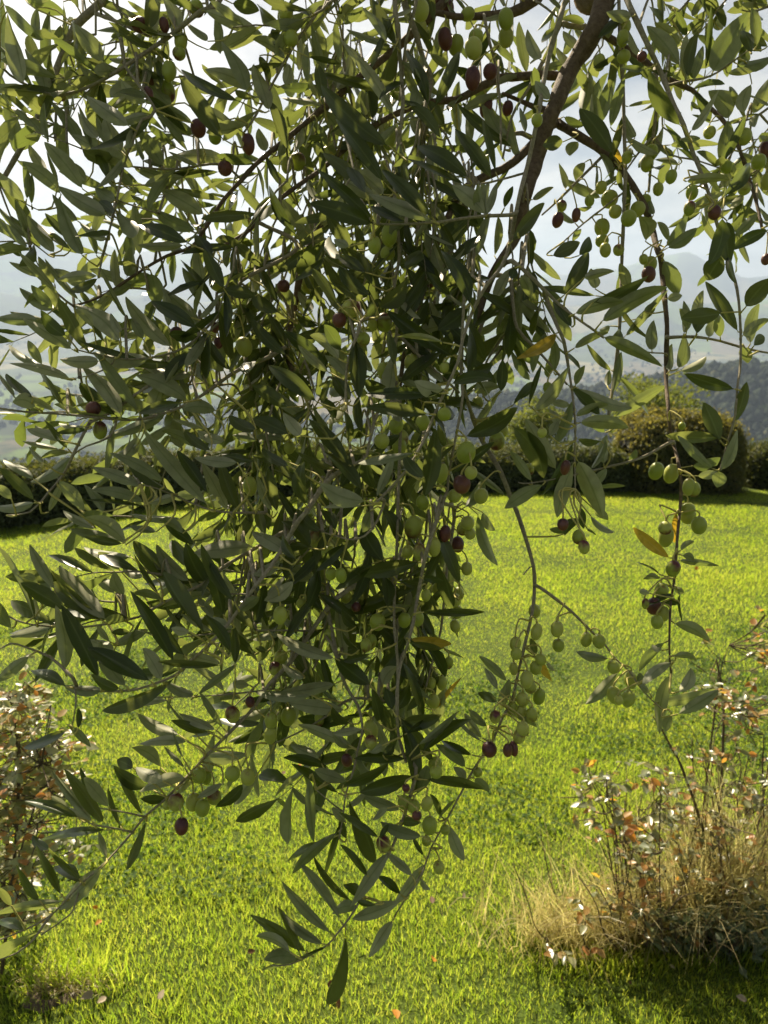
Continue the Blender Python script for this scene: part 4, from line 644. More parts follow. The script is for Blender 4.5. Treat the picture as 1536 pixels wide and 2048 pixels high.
for i in range(14):
    rr = random.Random(100 + i)
    LT.append(leaf_template(rr.uniform(-0.16, 0.10), rr.uniform(-0.42, 0.42), rr.uniform(-0.7, 0.7), rr.uniform(0.10, 0.38), rr.uniform(0.80, 1.12), notch=(i == 13)))
def thin_out(tpl):
    "the same leaf with fewer facets, for the leaves deep in the crown"
    v, f, uv = tpl; rows = [0, 2, 3, 5, 7, 8, 10]; keep = [r * 5 + c for r in rows for c in (0, 2, 4)]
    q = [(i * 3 + k, (i + 1) * 3 + k, (i + 1) * 3 + k + 1, i * 3 + k + 1) for i in range(6) for k in range(2)]
    return v[keep], np.array(q), uv[keep]
LTS = [thin_out(t_) for t_ in LT]
# x runs along the leaf and y across it: scale (length, breadth, length)

def leaf_matrix(base, tip, normal, breadth, flip):
    X = tip - base; L = X.length; X = X / L
    Zv = normal - X * normal.dot(X)
    if Zv.length < 1e-4: Zv = X.orthogonal()
    Zv.normalize(); Y = Zv.cross(X)
    if flip: Y, Zv = -Y, -Zv
    m4 = Matrix(((X.x * L, Y.x * breadth, Zv.x * L * 0.7, base.x), (X.y * L, Y.y * breadth, Zv.y * L * 0.7, base.y), (X.z * L, Y.z * breadth, Zv.z * L * 0.7, base.z), (0, 0, 0, 1)))
    return m4

class Branch: pass
branches = []
for line in BR.strip().splitlines():
    nm, pts, ww, dd, au = line.split('|'); b = Branch(); b.name = nm
    pp = [tp(s) for s in pts.split()]; w0, w1 = map(float, ww.split(',')); d0, d1 = map(float, dd.split(',')); b.auto = float(au)
    acc = [0]
    for i in range(1, len(pp)): acc.append(acc[-1] + math.hypot(pp[i][0] - pp[i - 1][0], pp[i][1] - pp[i - 1][1]))
    P, Rr = [], []
    for i, (x, y) in enumerate(pp):
        k = acc[i] / acc[-1]; d = d0 + (d1 - d0) * k + 0.012 * math.sin(i * 1.9 + len(nm)); w = w0 * (w1 / w0) ** k if nm != 'T' else w0 - (w0 - w1) * k ** 1.15
        P.append(at(x, y, d)); Rr.append(w / 6 * d / F_PX)
    # start on the wood it grows from
    if branches:
        if pp[0][1] < -5 and nm not in ('L2', 'L3'):
            cand = [(q, r) for bb in branches if bb.name in ('T', 'L2', 'L3') for q, r in zip(bb.P, bb.R)]
            q, r = min(cand, key=lambda c: abs(project(c[0])[0] - pp[0][0]) + 0.3 * abs(project(c[0])[1] - pp[0][1]))
            mid = (q + P[0]) / 2 + Vector((0, 0, 0.02)); P = [q, mid] + P; Rr = [min(r, Rr[0] * 1.15), Rr[0] * 1.05] + Rr
        elif nm not in ('L2', 'L3'):
            best = None
            for bb in branches:
                for q, r in zip(bb.P, bb.R):
                    x, y, d = project(q); e = math.hypot(x - pp[0][0], y - pp[0][1])
                    e2 = e + 120 * abs(d - d0)
                    if r > Rr[0] * 0.45 and (best is None or e2 < best[0]): best = (e2, q, r)
            if best and best[0] < 130: P = [best[1]] + P; Rr = [min(best[2], Rr[0])] + Rr
    b.P, b.R = catmull(P, Rr, 0.012)
    b.px = [project(q) for q in b.P]
    b.tube = Tube(); b.leaves = []; b.olives = []
    branches.append(b)

PXA = np.array([(x, y, d) for b in branches for (x, y, d) in b.px]); OWN = [(bi, i) for bi, b in enumerate(branches) for i in range(len(b.px))]
DENSE = [bi for bi, b in enumerate(branches)]
def nearest(px, py, above=False, dmin=0.0):
    d2 = (PXA[:, 0] - px) ** 2 + (PXA[:, 1] - py) ** 2 + ((PXA[:, 2] - 0.78) * 90) ** 2
    if above: d2 = d2 + np.where(PXA[:, 1] > py + 4, 2500.0, 0.0)
    k = int(np.argmin(d2)); bi, i = OWN[k]
    return branches[bi], i, math.hypot(PXA[k, 0] - px, PXA[k, 1] - py)

TOCAM = lambda p: (CAM - p).normalized()
traced = []
for T_, s in LV.items():
    ox, oy = TILE[T_]
    for tok in s.split():
        a = tok.split(','); bx, by, tx, ty, w = (float(z) / 3 for z in a[:5]); bx += ox; tx += ox; by += oy; ty += oy
        b, i, dist = nearest(bx, by)
        d = b.px[i][2] + rng.uniform(-0.02, 0.02) + (0 if dist < 25 else rng.uniform(-0.05, 0.05))
        if a[5] == 'U' and w > 22 and d > 0.8 and 180 < by < 1300: d -= 0.10        # dark near leaves hang in front
        base = at(bx, by, d); L2 = math.hypot(tx - bx, ty - by) * d / F_PX
        full = max(0.042, min(0.075, L2 * 1.06)); dz = math.sqrt(max(0.0, full * full - L2 * L2)); dz = min(dz, L2 * 0.9) * rng.choice((-1, 1, 1))
        tip = at(tx + (tx - bx) * .11, ty + (ty - by) * .11, d + dz * 0.8)
        seen = w * 0.94 * d / F_PX; breadth = max(seen, min(full * 0.115, 0.008)); roll = math.acos(min(1, seen / breadth)) * rng.choice((-1, 1)) * 0.95
        nrm = TOCAM(base); ax = (tip - base).normalized(); nrm = Matrix.Rotation(roll + rng.uniform(-0.15, 0.15), 3, ax) @ nrm
        traced.append(dict(b=b, i=i, base=base, tip=tip, n=nrm, br=breadth, side=a[5], size=L2 / d * breadth / d * (1.35 if d < 0.74 else 1.0), dist=dist))
        # its stalk or side twig back to the wood
        q = b.P[i]
        if (q - base).length > 0.004:
            L = (q - base).length; c1 = q + (base - q) * 0.5 + (base - tip).normalized() * min(0.02, L * 0.25)
            sp_, sr = catmull([q, c1, base + (tip - base) * 0.02], [0.0011 if L < 0.05 else 0.0014, 0.001, 0.0007], 0.012); b.tube.add(sp_, sr, 1, n=5)
for T_, s in OL.items():
    ox, oy = TILE[T_]
    for tok in s.split():
        a = tok.split(','); x, y, w, h = (float(z) / 3 for z in a[:4]); x += ox; y += oy
        b, i, dist = nearest(x, y - h * 0.7, above=True)
        d = b.px[i][2] + (rng.uniform(-0.005, 0.03) if T_ in 'ABDEH' and x < 920 else rng.uniform(-0.035, 0.005) - (0.0 if dist < 20 else rng.uniform(0, 0.03)))
        c = at(x, y, d); rw, rh = w * d / F_PX / 2 * .97, h * d / F_PX / 2 * .97
        b.olives.append((c, rw, max(rh, rw * 1.02) if rh > rw * 0.8 else rw * 1.15, a[4], rh < rw * 0.98))
        top = c + UPV * rh * 0.97; q = b.P[i]; L = (q - top).length
        mid = (q + top) / 2 + Vector((rng.uniform(-.3, .3) * L, 0, 0.25 * L)); sp_, sr = catmull([q, mid, top + Vector((0, 0, 0.004)), top - Vector((0, 0, 0.001))], [0.0012, 0.0009, 0.0009, 0.0012], 0.008)
        b.tube.add(sp_, sr, 1, n=5)

def in_poly(x, y, poly):
    c = False; j = len(poly) - 1
    for i in range(len(poly)):
        if (poly[i][1] > y) != (poly[j][1] > y) and x < (poly[j][0] - poly[i][0]) * (y - poly[i][1]) / (poly[j][1] - poly[i][1]) + poly[i][0]: c = not c
        j = i
    return c
CORE = [(500, 330), (640, 250), (900, 250), (1000, 420), (960, 620), (930, 860), (900, 1100), (850, 1330), (720, 1420), (600, 1330), (440, 1120), (400, 850), (440, 560)]
# leaves grown by rule along the denser twigs, and extra shoots filling the depth of the crown
rule = []
def grow(P, dens, spacing=0.019, skip=0.15):
    x_, y_, d_ = project(P[len(P) // 2]); facing = in_poly(x_, y_, CORE)
    acc = 0; ang = rng.uniform(0, 6.28); n = len(P)
    for i in range(max(1, int(n * skip)), n):
        acc += (P[i] - P[i - 1]).length
        if acc < spacing: continue
        acc = 0; ang += math.pi / 2 + rng.uniform(-.3, .3)
        tg = (P[min(n - 1, i + 1)] - P[i - 1]).normalized(); o1 = tg.orthogonal().normalized(); o2 = tg.cross(o1)
        for s in (0, math.pi):
            if rng.random() > dens: continue
            side = o1 * math.cos(ang + s) + o2 * math.sin(ang + s); el = rng.uniform(0.55, 1.0)
            dr = (tg * math.cos(el) + side * math.sin(el) + Vector((0, 0, rng.uniform(-.15, .12)))).normalized()
            L = rng.uniform(0.045, 0.068); nn = (tg * 0.5 - dr * 0.3 + Vector((0, 0, 0.4)) + (TOCAM(P[i]) * 0.75 if facing else Vector((0, 0, 0))) + Vector((rng.gauss(0, .5), rng.gauss(0, .5), rng.gauss(0, .3))))
            rule.append((P[i], P[i] + dr * L, nn, L * rng.uniform(0.155, 0.205)))
for b in branches:
    if b.auto > 0: grow(b.P, b.auto)
def shoot(start, direction, L, rad=0.0014, host=None, dens=0.9, droop=0.5):
    P = [start]; d = direction.normalized(); n = 9
    for k in range(n):
        d = (d + Vector((rng.gauss(0, .12), rng.gauss(0, .12), -droop * 0.12 + rng.gauss(0, .05)))).normalized(); P.append(P[-1] + d * L / n)
    Q, Rr = catmull(P, [rad * (1 - 0.75 * k / n) for k in range(n + 1)], 0.012); host.tube.add(Q, Rr, 0, n=6); grow(Q, dens, 0.020, 0.05)
    return Q
def fill(poly, count, d0, d1, Lr, bias, down=-0.7):
    x0, x1 = min(p[0] for p in poly), max(p[0] for p in poly); y0, y1 = min(p[1] for p in poly), max(p[1] for p in poly); k = 0
    while k < count:
        x, y = rng.uniform(x0, x1), rng.uniform(y0, y1)
        if not in_poly(x, y, poly): continue
        d = rng.uniform(d0, d1); st = at(x, y, d); b, i, dist = nearest(x, y)
        if dist < 260:
            q = b.P[i]; sp_, sr = catmull([q, (q + st) / 2 + Vector((0, 0, 0.03)), st], [0.0018, 0.0016, 0.0014], 0.015); b.tube.add(sp_, sr, 0, n=6)
        dr = RT * (bias + rng.uniform(-.45, .45)) + Vector((0, rng.uniform(-.3, .3), down))
        shoot(st, dr, rng.uniform(*Lr), host=b); k += 1
fill([(560, 980), (900, 980), (880, 1340), (720, 1440), (600, 1290)], 14, 0.76, 0.92, (0.08, 0.15), -0.2)
fill([(930, 380), (1080, 400), (1060, 640), (950, 640)], 8, 0.8, 0.95, (0.08, 0.13), -0.2)
fill(CORE, 110, 0.78, 1.2, (0.10, 0.2), -0.25)
fill([(300, 60), (760, 30), (760, 330), (480, 480), (330, 430)], 8, 0.95, 1.2, (0.08, 0.14), -0.3)
fill([(300, 520), (520, 500), (560, 1000), (330, 980), (260, 800)], 8, 0.88, 1.05, (0.08, 0.14), -0.7)
fill([(380, 1020), (620, 1020), (700, 1400), (520, 1420)], 8, 0.82, 1.0, (0.08, 0.14), -0.5)
fill([(1380, 250), (1560, 250), (1560, 430), (1420, 440)], 6, 1.0, 1.15, (0.07, 0.12), -0.2)
fill([(1250, -60), (1560, -60), (1560, 90), (1300, 60)], 6, 1.0, 1.2, (0.07, 0.12), 0.0)
fill([(0, -80), (1200, -80), (1200, 20), (0, 20)], 12, 0.9, 1.2, (0.08, 0.13), -0.1)
fill([(20, 150), (420, 150), (470, 480), (60, 560)], 15, 0.9, 1.15, (0.07, 0.13), -0.8, 0.25)
fill([(40, 0), (560, 0), (560, 170), (40, 150)], 13, 0.9, 1.2, (0.07, 0.12), -0.6, -0.1)
fill([(540, 0), (1050, 0), (1000, 330), (600, 330)], 24, 0.95, 1.25, (0.08, 0.15), -0.2)
fill([(60, 560), (420, 520), (470, 800), (120, 860)], 12, 0.86, 1.05, (0.07, 0.12), -0.9, 0.1)
fill([(120, 1000), (500, 1000), (560, 1350), (200, 1250)], 10, 0.75, 0.95, (0.06, 0.11), -0.9, 0.15)
fill([(1120, 60), (1500, 0), (1540, 260), (1250, 330)], 5, 0.98, 1.2, (0.06, 0.1), 0.1, -0.3)
# unseen crown above and beside the picture, added for its shade and side views
def shade_crown_above(n):
    for k in range(n):
        x, y = rng.uniform(-350, 1900), rng.uniform(-760, -120); d = rng.uniform(0.75, 1.45); st = at(x, y, d)
        b, i, dist = nearest(x, y); q = b.P[i]
        sp_, sr = catmull([q, (q + st) / 2 + Vector((0, 0, 0.04)), st], [0.004, 0.0035, 0.0025], 0.03); b.tube.add(sp_, sr, 0, n=6)
        shoot(st, RT * rng.uniform(-.7, .7) + Vector((0, rng.uniform(-.5, .5), rng.uniform(-.6, .4))), rng.uniform(0.12, 0.22), host=b)
shade_crown_above(46)

tree_base = Vector((1.75, -0.15, lawn_z(1.75, -0.15)))
tree = empty('olive_tree', tree_base)
tag(tree, 'large olive tree with drooping branches of narrow leaves and ripening olives', 'tree')
# trunk and the limb that carries the hanging branches (beyond the picture's upper edge)
t0 = branches[0].P[0]
tt = Tube(); tpts, trad = catmull([tree_base + Vector((0, 0, -0.15)), tree_base + Vector((-.03, .02, 0.35)), tree_base + Vector((.02, .06, 0.95)), tree_base + Vector((-.08, .12, 1.5)), Vector((1.42, 0.25, 2.15)), Vector((1.0, 0.62, 2.52)), Vector((0.66, 0.92, 2.42)), t0 + (t0 - branches[0].P[3]) * 1.2, t0],
                                  [0.17, 0.13, 0.115, 0.10, 0.065, 0.05, 0.042, 0.034, branches[0].R[0]], 0.05)
trad = [r * (1 + 0.10 * mnoise.noise(q * 6)) for q, r in zip(tpts, trad)]
tt.add(tpts, trad, n=16, cap=False)
def local_mesh(tb, name, mats): 
    tb.v = [p - tree_base for p in tb.v]; return tb.mesh(name, mats)
new_obj('trunk', local_mesh(tt, 'trunk', [M['bark_old']]), tree)

# unseen limbs and shoots added overhead and behind the viewer, shading the near leaves
shade_limbs = Branch(); shade_limbs.tube = Tube()
for pts in ([Vector((1.42, 0.25, 2.15)), Vector((0.9, -0.1, 2.5)), Vector((0.2, -0.35, 2.65)), Vector((-0.7, -0.3, 2.55))], [tree_base + Vector((-.08, .12, 1.5)), Vector((1.3, -0.6, 2.2)), Vector((0.7, -1.0, 2.5)), Vector((-0.2, -1.2, 2.5))],
            [Vector((1.0, 0.62, 2.52)), Vector((0.4, 0.45, 2.75)), Vector((-0.3, 0.35, 2.75)), Vector((-0.9, 0.4, 2.6))], [Vector((1.42, 0.25, 2.15)), Vector((1.7, 0.7, 2.4)), Vector((1.9, 1.2, 2.4))]):
    Q, Rr = catmull(pts, [.045, .032, .022, .012][:len(pts)], .05); shade_limbs.tube.add(Q, Rr, 2, n=9)
    for k in range(34):
        q = rng.choice(Q[4:]); e = q + Vector((rng.gauss(0, .22), rng.gauss(0, .22), rng.gauss(-.12, .16)))
        x, y, d = project(e)
        if d > 0.02 and -60 < x < 1600 and y > -60: continue
        shade_limbs.tube.add(*catmull([q, (q + e) / 2 + Vector((0, 0, .04)), e], [.005, .004, .002], .03), 0, n=6)
        shoot(e, Vector((rng.uniform(-1, 1), rng.uniform(-1, 1), -.5)), rng.uniform(.16, .30), host=shade_limbs)
rule = [l for l in rule if not (project(l[0])[2] < 0.5 and -80 < project(l[0])[0] < 1620 and -80 < project(l[0])[1] < 2100 and project(l[0])[2] > 0)]
new_obj('branch', local_mesh(shade_limbs.tube, 'branch', [M['bark_young'], M['stalk'], M['bark_old']]), tree)  # unseen overhead limbs, added to cut the skylight from behind
for b in branches:
    old = b.R[0] > 0.0052
    rr = [r * (1 + 0.16 * mnoise.noise(q * 55) + (0.12 if (k % 6 == 0 and r < 0.005) else 0)) for k, (q, r) in enumerate(zip(b.P, b.R))]
    b.tube.add(b.P, rr, 2 if old else 0, n=10 if old else 7)
    b.o = new_obj('branch', local_mesh(b.tube, 'branch', [M['bark_young'], M['stalk'], M['bark_old']]), tree)

def leaf_mesh(k, matkey):
    v, f, uv = LT[k]; return np_mesh('leaf', v, f, [M[matkey]], uv=uv)
LM = {mk: [leaf_mesh(k, mk) for k in range(14)] for mk in ('olive_leaf', 'yellow_leaf')}
traced.sort(key=lambda q: -q['size'] * (3 if q['side'] == 'Y' else 1))
TBI = Matrix.Translation(-tree_base)
sv, sf, suv = [], [], []; soff = 0
def add_stuff(m4, k, tpl=LT):
    global soff
    v, f, uv = tpl[k]; A = np.array(m4)
    sv.append(v @ A[:3, :3].T + A[:3, 3]); sf.append(f + soff); suv.append(uv); soff += len(v)
for n_, q in enumerate(traced):
    k = rng.randrange(13)
    if 1150 < project(q['base'])[0] < 1480 and q['br'] > 0.014 and rng.random() < 0.04: k = 13
    m4 = TBI @ leaf_matrix(q['base'], q['tip'], q['n'], q['br'], q['side'] == 'L')
    if n_ < 300:
        o = new_obj('leaf', LM['yellow_leaf' if q['side'] == 'Y' else 'olive_leaf'][k], q['b'].o); o.matrix_local = m4
        if q['side'] == 'Y': o['label'] = 'yellowing leaf with brown-green mottling'
    else: add_stuff(m4, k)
for base, tip, nn, br in rule:
    add_stuff(TBI @ leaf_matrix(base, tip, nn, br, False), rng.randrange(13), LTS)
fol = new_obj('foliage', np_mesh('foliage', np.vstack(sv), np.vstack(sf), [M['olive_leaf']], uv=np.vstack(suv)), tree); fol['kind'] = 'stuff'
fol['label'] = 'narrow grey-green olive leaves filling the crown'

def olive_mesh(matkey):
    v, f = [], []; nu, nv = 14, 10
    for j in range(nv + 1):
        th = math.pi * j / nv; z = math.cos(th); r = math.sin(th) ** 0.92
        if j == nv: z = -1.035
        if j == 0: z = 0.965
        for i in range(nu): a = 2 * math.pi * i / nu; v.append((r * math.cos(a) * (1 + 0.03 * z), r * math.sin(a) * (1 + 0.03 * z), z))
    for j in range(nv):
        for i in range(nu): f.append((j * nu + i, (j + 1) * nu + i, (j + 1) * nu + (i + 1) % nu, j * nu + (i + 1) % nu))
    return np_mesh('olive', v, f, [M[matkey]])
OM = {k: olive_mesh('olive_' + k) for k in 'gbp'}
n_ol = 0
for b in branches:
    for (c, rw, rh, kind, lying) in b.olives:
        o = new_obj('olive', OM[kind], b.o)
        rot = Matrix.Rotation(rng.uniform(-.22, .22) + (R(70) if lying else 0), 4, 'Y') @ Matrix.Rotation(rng.uniform(-.25, .25) + (math.pi if (kind == 'b' and rng.random() < .45) else 0), 4, 'X') @ Matrix.Rotation(rng.uniform(0, 6.28), 4, 'Z')
        o.matrix_local = TBI @ Matrix.Translation(c) @ rot @ Matrix.Diagonal((rw, rw, rh, 1))
        if kind == 'p': o['label'] = 'ripe dark purple olive'
        elif kind == 'b': o['label'] = 'olive turning from green to reddish purple'
        n_ol += 1
print('branches', len(branches), 'traced leaves', len(traced), 'rule leaves', len(rule), 'olives', n_ol)

# ------------------------------------------------------------------ rose bushes
def rose_leaf_template(seed):
    rr = random.Random(seed); v, f, uv = [], [], []; ts = [0, .15, .35, .55, .75, .9, 1.0]; be = rr.uniform(-.25, .25); fo = rr.uniform(.1, .45)
    for s in ts:
        w = max(0.03, math.sin(math.pi * s ** 0.8) ** 0.75)
        for u in (-1, 0, 1): v.append((s, u * 0.5 * w * rr.uniform(.92, 1.08), fo * abs(u) * w * .5 + be * s * s)); uv.append((.5 + u / 2, s))
    for i in range(len(ts) - 1):
        for k in range(2): f.append((i * 3 + k, (i + 1) * 3 + k, (i + 1) * 3 + k + 1, i * 3 + k + 1))
    return np.array(v), np.array(f), np.array(uv)
RLT = [rose_leaf_template(s) for s in range(8)]
def rose_bush(base_px, canes, clumps, label, n_parts, n_rest, autumn, green='rose_leaf', leaf_l=(0.020, 0.036)):
    gb = ground_px(*base_px); root = empty('rose_bush', gb); tag(root, label, 'rose bush', 'rose bushes beside the lawn')
    d0 = project(gb)[2]; sites = []
    for pts, w in canes:
        P = [at(x, y, d0 + dd) for x, y, dd in pts]; g0 = Vector((P[0].x, P[0].y, lawn_z(P[0].x, P[0].y) - 0.02))
        if (P[0] - g0).length > 0.05: P = [g0 * 0.75 + gb * 0.25 - Vector((0, 0, .02))] + P
        Rr = [max(0.0016, w * (1 - 0.65 * k / (len(P) - 1))) for k in range(len(P))]
        Q, RR = catmull(P, Rr, 0.02); tb = Tube(); tb.add([q - gb for q in Q], RR, 0, n=7)
        for k in range(2, len(Q), 3):                  # side twigs and thorns
            tg = (Q[min(k + 1, len(Q) - 1)] - Q[k - 1]).normalized(); sd = Vector((rng.gauss(0, 1), rng.gauss(0, 1), 0.5)).normalized()
            tb.add([Q[k] - gb, Q[k] + (sd - tg * .2) * (RR[k] + 0.005) - gb], [0.0015, 0.0003], 0, n=4)
            if rng.random() < 0.55 and k > len(Q) * 0.25:
                e = Q[k] + sd * rng.uniform(0.03, 0.08) + Vector((0, 0, .02)); tb.add([Q[k] - gb, (Q[k] + e) / 2 + Vector((0, 0, -.006)) - gb, e - gb], [0.0014, 0.0012, 0.0007], 0, n=4); sites.append((Q[k], e))
        new_obj('cane', tb.mesh('cane', [M['cane']]), root)
        sites += [(Q[k - 1], Q[k]) for k in range(int(len(Q) * .35), len(Q), 2)]
    leaves = []; tw = Tube()
    while len(leaves) < n_parts + n_rest:             # leaves sit in fives on small side shoots
        if rng.random() < 0.3: s0, q = rng.choice(sites)
        else:
            cx_, cy_, rx, ry = rng.choice(clumps); x, y = rng.gauss(cx_, rx * .5), rng.gauss(cy_, ry * .5); q = at(x, y, d0 + rng.gauss(0, .10))
            if q.z < lawn_z(q.x, q.y) + 0.03: continue
            s0 = min(sites, key=lambda u: (u[1] - q).length + (0.1 if u[1].z > q.z + .03 else 0))[1]
            tw.add(catmull([s0 - gb, (s0 + q) / 2 - gb + Vector((rng.gauss(0, .01), rng.gauss(0, .01), -.01)), q - gb], [.0012] * 3, .03)[0], [.0016] * 60, 0, n=4)
        ax = Vector((rng.gauss(0, 1), rng.gauss(0, 1), rng.gauss(.1, .5))).normalized(); au = rng.random() < autumn; Lb = rng.uniform(*leaf_l)
        for j in range(rng.choice((3, 5, 5))):
            e = q + ax * (.35 * Lb * j); az = rng.uniform(0, 6.28); dr = (ax * .7 + Vector((math.cos(az), math.sin(az), rng.uniform(-.6, .2)))).normalized(); L = Lb * rng.uniform(.7, 1.1)
            nn = Vector((rng.gauss(0, .45), rng.gauss(0, .45), 1)); leaves.append((e, e + dr * L, nn, L * rng.uniform(.5, .68), au if rng.random() < .8 else not au))
    new_obj('twigs', tw.mesh('twigs', [M['cane']]), root)['kind'] = 'stuff'
    meshes = {mk: [np_mesh('leaf', v, f, [M[mk]], uv=uv) for v, f, uv in RLT] for mk in (green, 'rose_leaf_autumn')}
    T0 = Matrix.Translation(-gb); inside = lambda q: (-10 < project(q)[0] < 1546)
    leaves.sort(key=lambda l: (not inside(l[0]), -(l[1] - l[0]).length))
    rest = {False: ([], [], [], 0), True: ([], [], [], 0)}
    for k, (a, b_, nn, br, au) in enumerate(leaves):
        m4 = T0 @ leaf_matrix(a, b_, nn, br, False); t_ = rng.randrange(8)
        if k < n_parts: o = new_obj('leaf', meshes['rose_leaf_autumn' if au else green][t_], root); o.matrix_local = m4
        else:
            v, f, uv = RLT[t_]; A = np.array(m4); vv, ff, uu, off = rest[au]; vv.append(v @ A[:3, :3].T + A[:3, 3]); ff.append(f + off); uu.append(uv); rest[au] = (vv, ff, uu, off + len(v))
    for au, mk in ((False, green), (True, 'rose_leaf_autumn')):
        vv, ff, uu, off = rest[au]
        if vv: o = new_obj('foliage', np_mesh('foliage', np.vstack(vv), np.vstack(ff), [M[mk]], uv=np.vstack(uu)), root); o['kind'] = 'stuff'
    return root
TW = random.Random(5)
SMALL = []
for k in range(85):
    x = TW.uniform(1060, 1535) if k < 30 else TW.uniform(1230, 1560); h = TW.uniform(60, 230) if k < 30 else TW.uniform(140, 400) * (0.6 + 0.4 * smooth(1060, 1400, x)); y0 = TW.uniform(1855, 1910); dd = TW.uniform(-.12, .15); sl = TW.uniform(-70, 50)
    SMALL.append(([(x, y0, dd), (x + sl * .4 + TW.uniform(-12, 12), y0 - h * .5, dd), (x + sl, y0 - h, dd + .03)], TW.uniform(.0016, .003)))
rose_bush((1420, 1868), SMALL + [
    ([(1425, 1890, 0), (1430, 1790, 0), (1437, 1696, 0), (1444, 1536, .02), (1447, 1407, .03), (1437, 1341, .04), (1432, 1318, .05)], .0062),
    ([(1437, 1345, .04), (1420, 1350, .04), (1396, 1332, .05)], .0022), ([(1437, 1370, .04), (1450, 1330, .03), (1447, 1318, .03)], .0022),
    ([(1420, 1880, -.02), (1425, 1760, -.02), (1407, 1663, -.03), (1364, 1536, -.02), (1340, 1490, 0), (1317, 1447, 0), (1306, 1434, 0)], .0058),
    ([(1300, 1890, .05), (1290, 1780, .06), (1251, 1679, .08), (1217, 1616, .08), (1181, 1553, .1)], .004),
    ([(1310, 1880, .0), (1270, 1730, .05), (1225, 1660, .05), (1192, 1600, .08), (1120, 1595, .1)], .0032),
    ([(1289, 1880, -.1), (1290, 1860, -.1), (1287, 1826, -.1), (1247, 1797, -.08)], .0055), ([(1291, 1870, -.1), (1330, 1830, -.1), (1362, 1795, -.12), (1390, 1786, -.12)], .005),
    ([(1480, 1890, .05), (1478, 1700, .05), (1475, 1590, .06), (1482, 1536, .06), (1470, 1480, .07)], .004),
    ([(1530, 1900, 0), (1530, 1720, .0), (1525, 1560, .02), (1528, 1470, .03)], .0045), ([(1500, 1880, .1), (1510, 1700, .12), (1540, 1520, .12), (1570, 1350, .1), (1545, 1262, .1), (1500, 1252, .1)], .005),
    ([(1390, 1890, .08), (1388, 1600, .1), (1384, 1480, .1)], .003), ([(1170, 1890, -.1), (1172, 1830, -.1), (1160, 1800, -.1)], .003), ([(1100, 1900, -.15), (1095, 1875, -.15)], .002)],
    [(1440, 1560, 110, 70), (1480, 1640, 90, 90), (1500, 1720, 80, 80), (1500, 1600, 60, 80), (1200, 1560, 50, 40), (1210, 1640, 50, 40), (1380, 1640, 80, 80), (1450, 1780, 110, 70), (1320, 1740, 90, 70), (1420, 1700, 110, 80), (1300, 1660, 60, 60), (1500, 1420, 70, 50), (1530, 1290, 30, 60), (1330, 1590, 50, 60), (1440, 1390, 60, 50)],
    'straggling rose bush with bare brown canes and glinting leaves above dry grass', 290, 1500, 0.14)
rose_bush((-40, 1960), [
    ([(5, 1930, 0), (30, 1700, 0), (37, 1536, 0), (30, 1444, .02), (34, 1390, .03), (70, 1360, .03)], .006), ([(34, 1400, .03), (75, 1390, .03), (110, 1375, .03)], .003),
    ([(-20, 1930, .05), (10, 1750, .05), (24, 1600, .05), (70, 1520, .05), (110, 1480, .05)], .005), ([(-30, 1920, .0), (60, 1740, 0), (120, 1700, 0), (190, 1690, 0)], .0035),
    ([(-60, 1900, .1), (-20, 1600, .1), (-10, 1400, .1)], .005), ([(-10, 1900, -.1), (60, 1640, -.08), (100, 1560, -.08), (125, 1540, -.05)], .0038), ([(-80, 1900, 0), (-90, 1500, 0)], .005)],
    [(30, 1560, 90, 110), (60, 1650, 90, 90), (20, 1740, 80, 80), (110, 1560, 60, 60), (40, 1430, 60, 50), (90, 1500, 60, 60), (-60, 1600, 90, 150), (20, 1830, 50, 40)],
    'dense rose bush with shining leaves half out of the picture', 290, 1700, 0.04, 'rose_leaf_pale')

# ------------------------------------------------------------------ grass of the lawn
def blades(name, x, y, length, width, lean, mats, segs=3, seed=3, z0=None, curl=0.5, leandir=None):
    g = np.random.default_rng(seed); n = len(x)
    z = z0 if z0 is not None else -0.10 * np.clip(y, -8, 16) + 0.012 * np.sin(x * 1.3 + 0.4) * np.cos(y * 0.9) + 0.006 * np.sin(x * 3.1) * np.sin(y * 2.7)
    a = g.uniform(0, 2 * np.pi, n) if leandir is None else leandir; f = g.uniform(0, 2 * np.pi, n)
    rows = []
    for k in range(segs + 1):
        s = k / segs; off = lean * length * (s * (1 - curl) + curl * s * s); h = length * s * np.sqrt(np.clip(1 - (lean * s) ** 2 * .8, .05, 1))
        cx_, cy_ = x + np.cos(a) * off, y + np.sin(a) * off; w = width * (1 - s ** 1.6) * .5 + 0.0001
        rows.append(np.stack([cx_ - np.cos(f) * w, cy_ - np.sin(f) * w, z + h - 0.004], 1)); rows.append(np.stack([cx_ + np.cos(f) * w, cy_ + np.sin(f) * w, z + h - 0.004], 1))
    V = np.stack(rows, 1).reshape(-1, 3); k2 = 2 * (segs + 1); base = (np.arange(n) * k2)[:, None]
    F = np.concatenate([base + np.array([[2 * k, 2 * k + 1, 2 * k + 3, 2 * k + 2]]) for k in range(segs)], 1).reshape(-1, 4)
    o = new_obj(name, np_mesh(name, V, F, mats, smooth=True)); o['kind'] = 'stuff'; return o
def vnoise(x, y, s, seed=0):
    g = np.random.default_rng(900 + seed); G = g.random((64, 64)); u, v = x * s % 64, y * s % 64; i, j = u.astype(int), v.astype(int); fu, fv = u - i, v - j; fu = fu * fu * (3 - 2 * fu); fv = fv * fv * (3 - 2 * fv)
    return (G[i, j] * (1 - fu) + G[(i + 1) % 64, j] * fu) * (1 - fv) + (G[i, (j + 1) % 64] * (1 - fu) + G[(i + 1) % 64, (j + 1) % 64] * fu) * fv
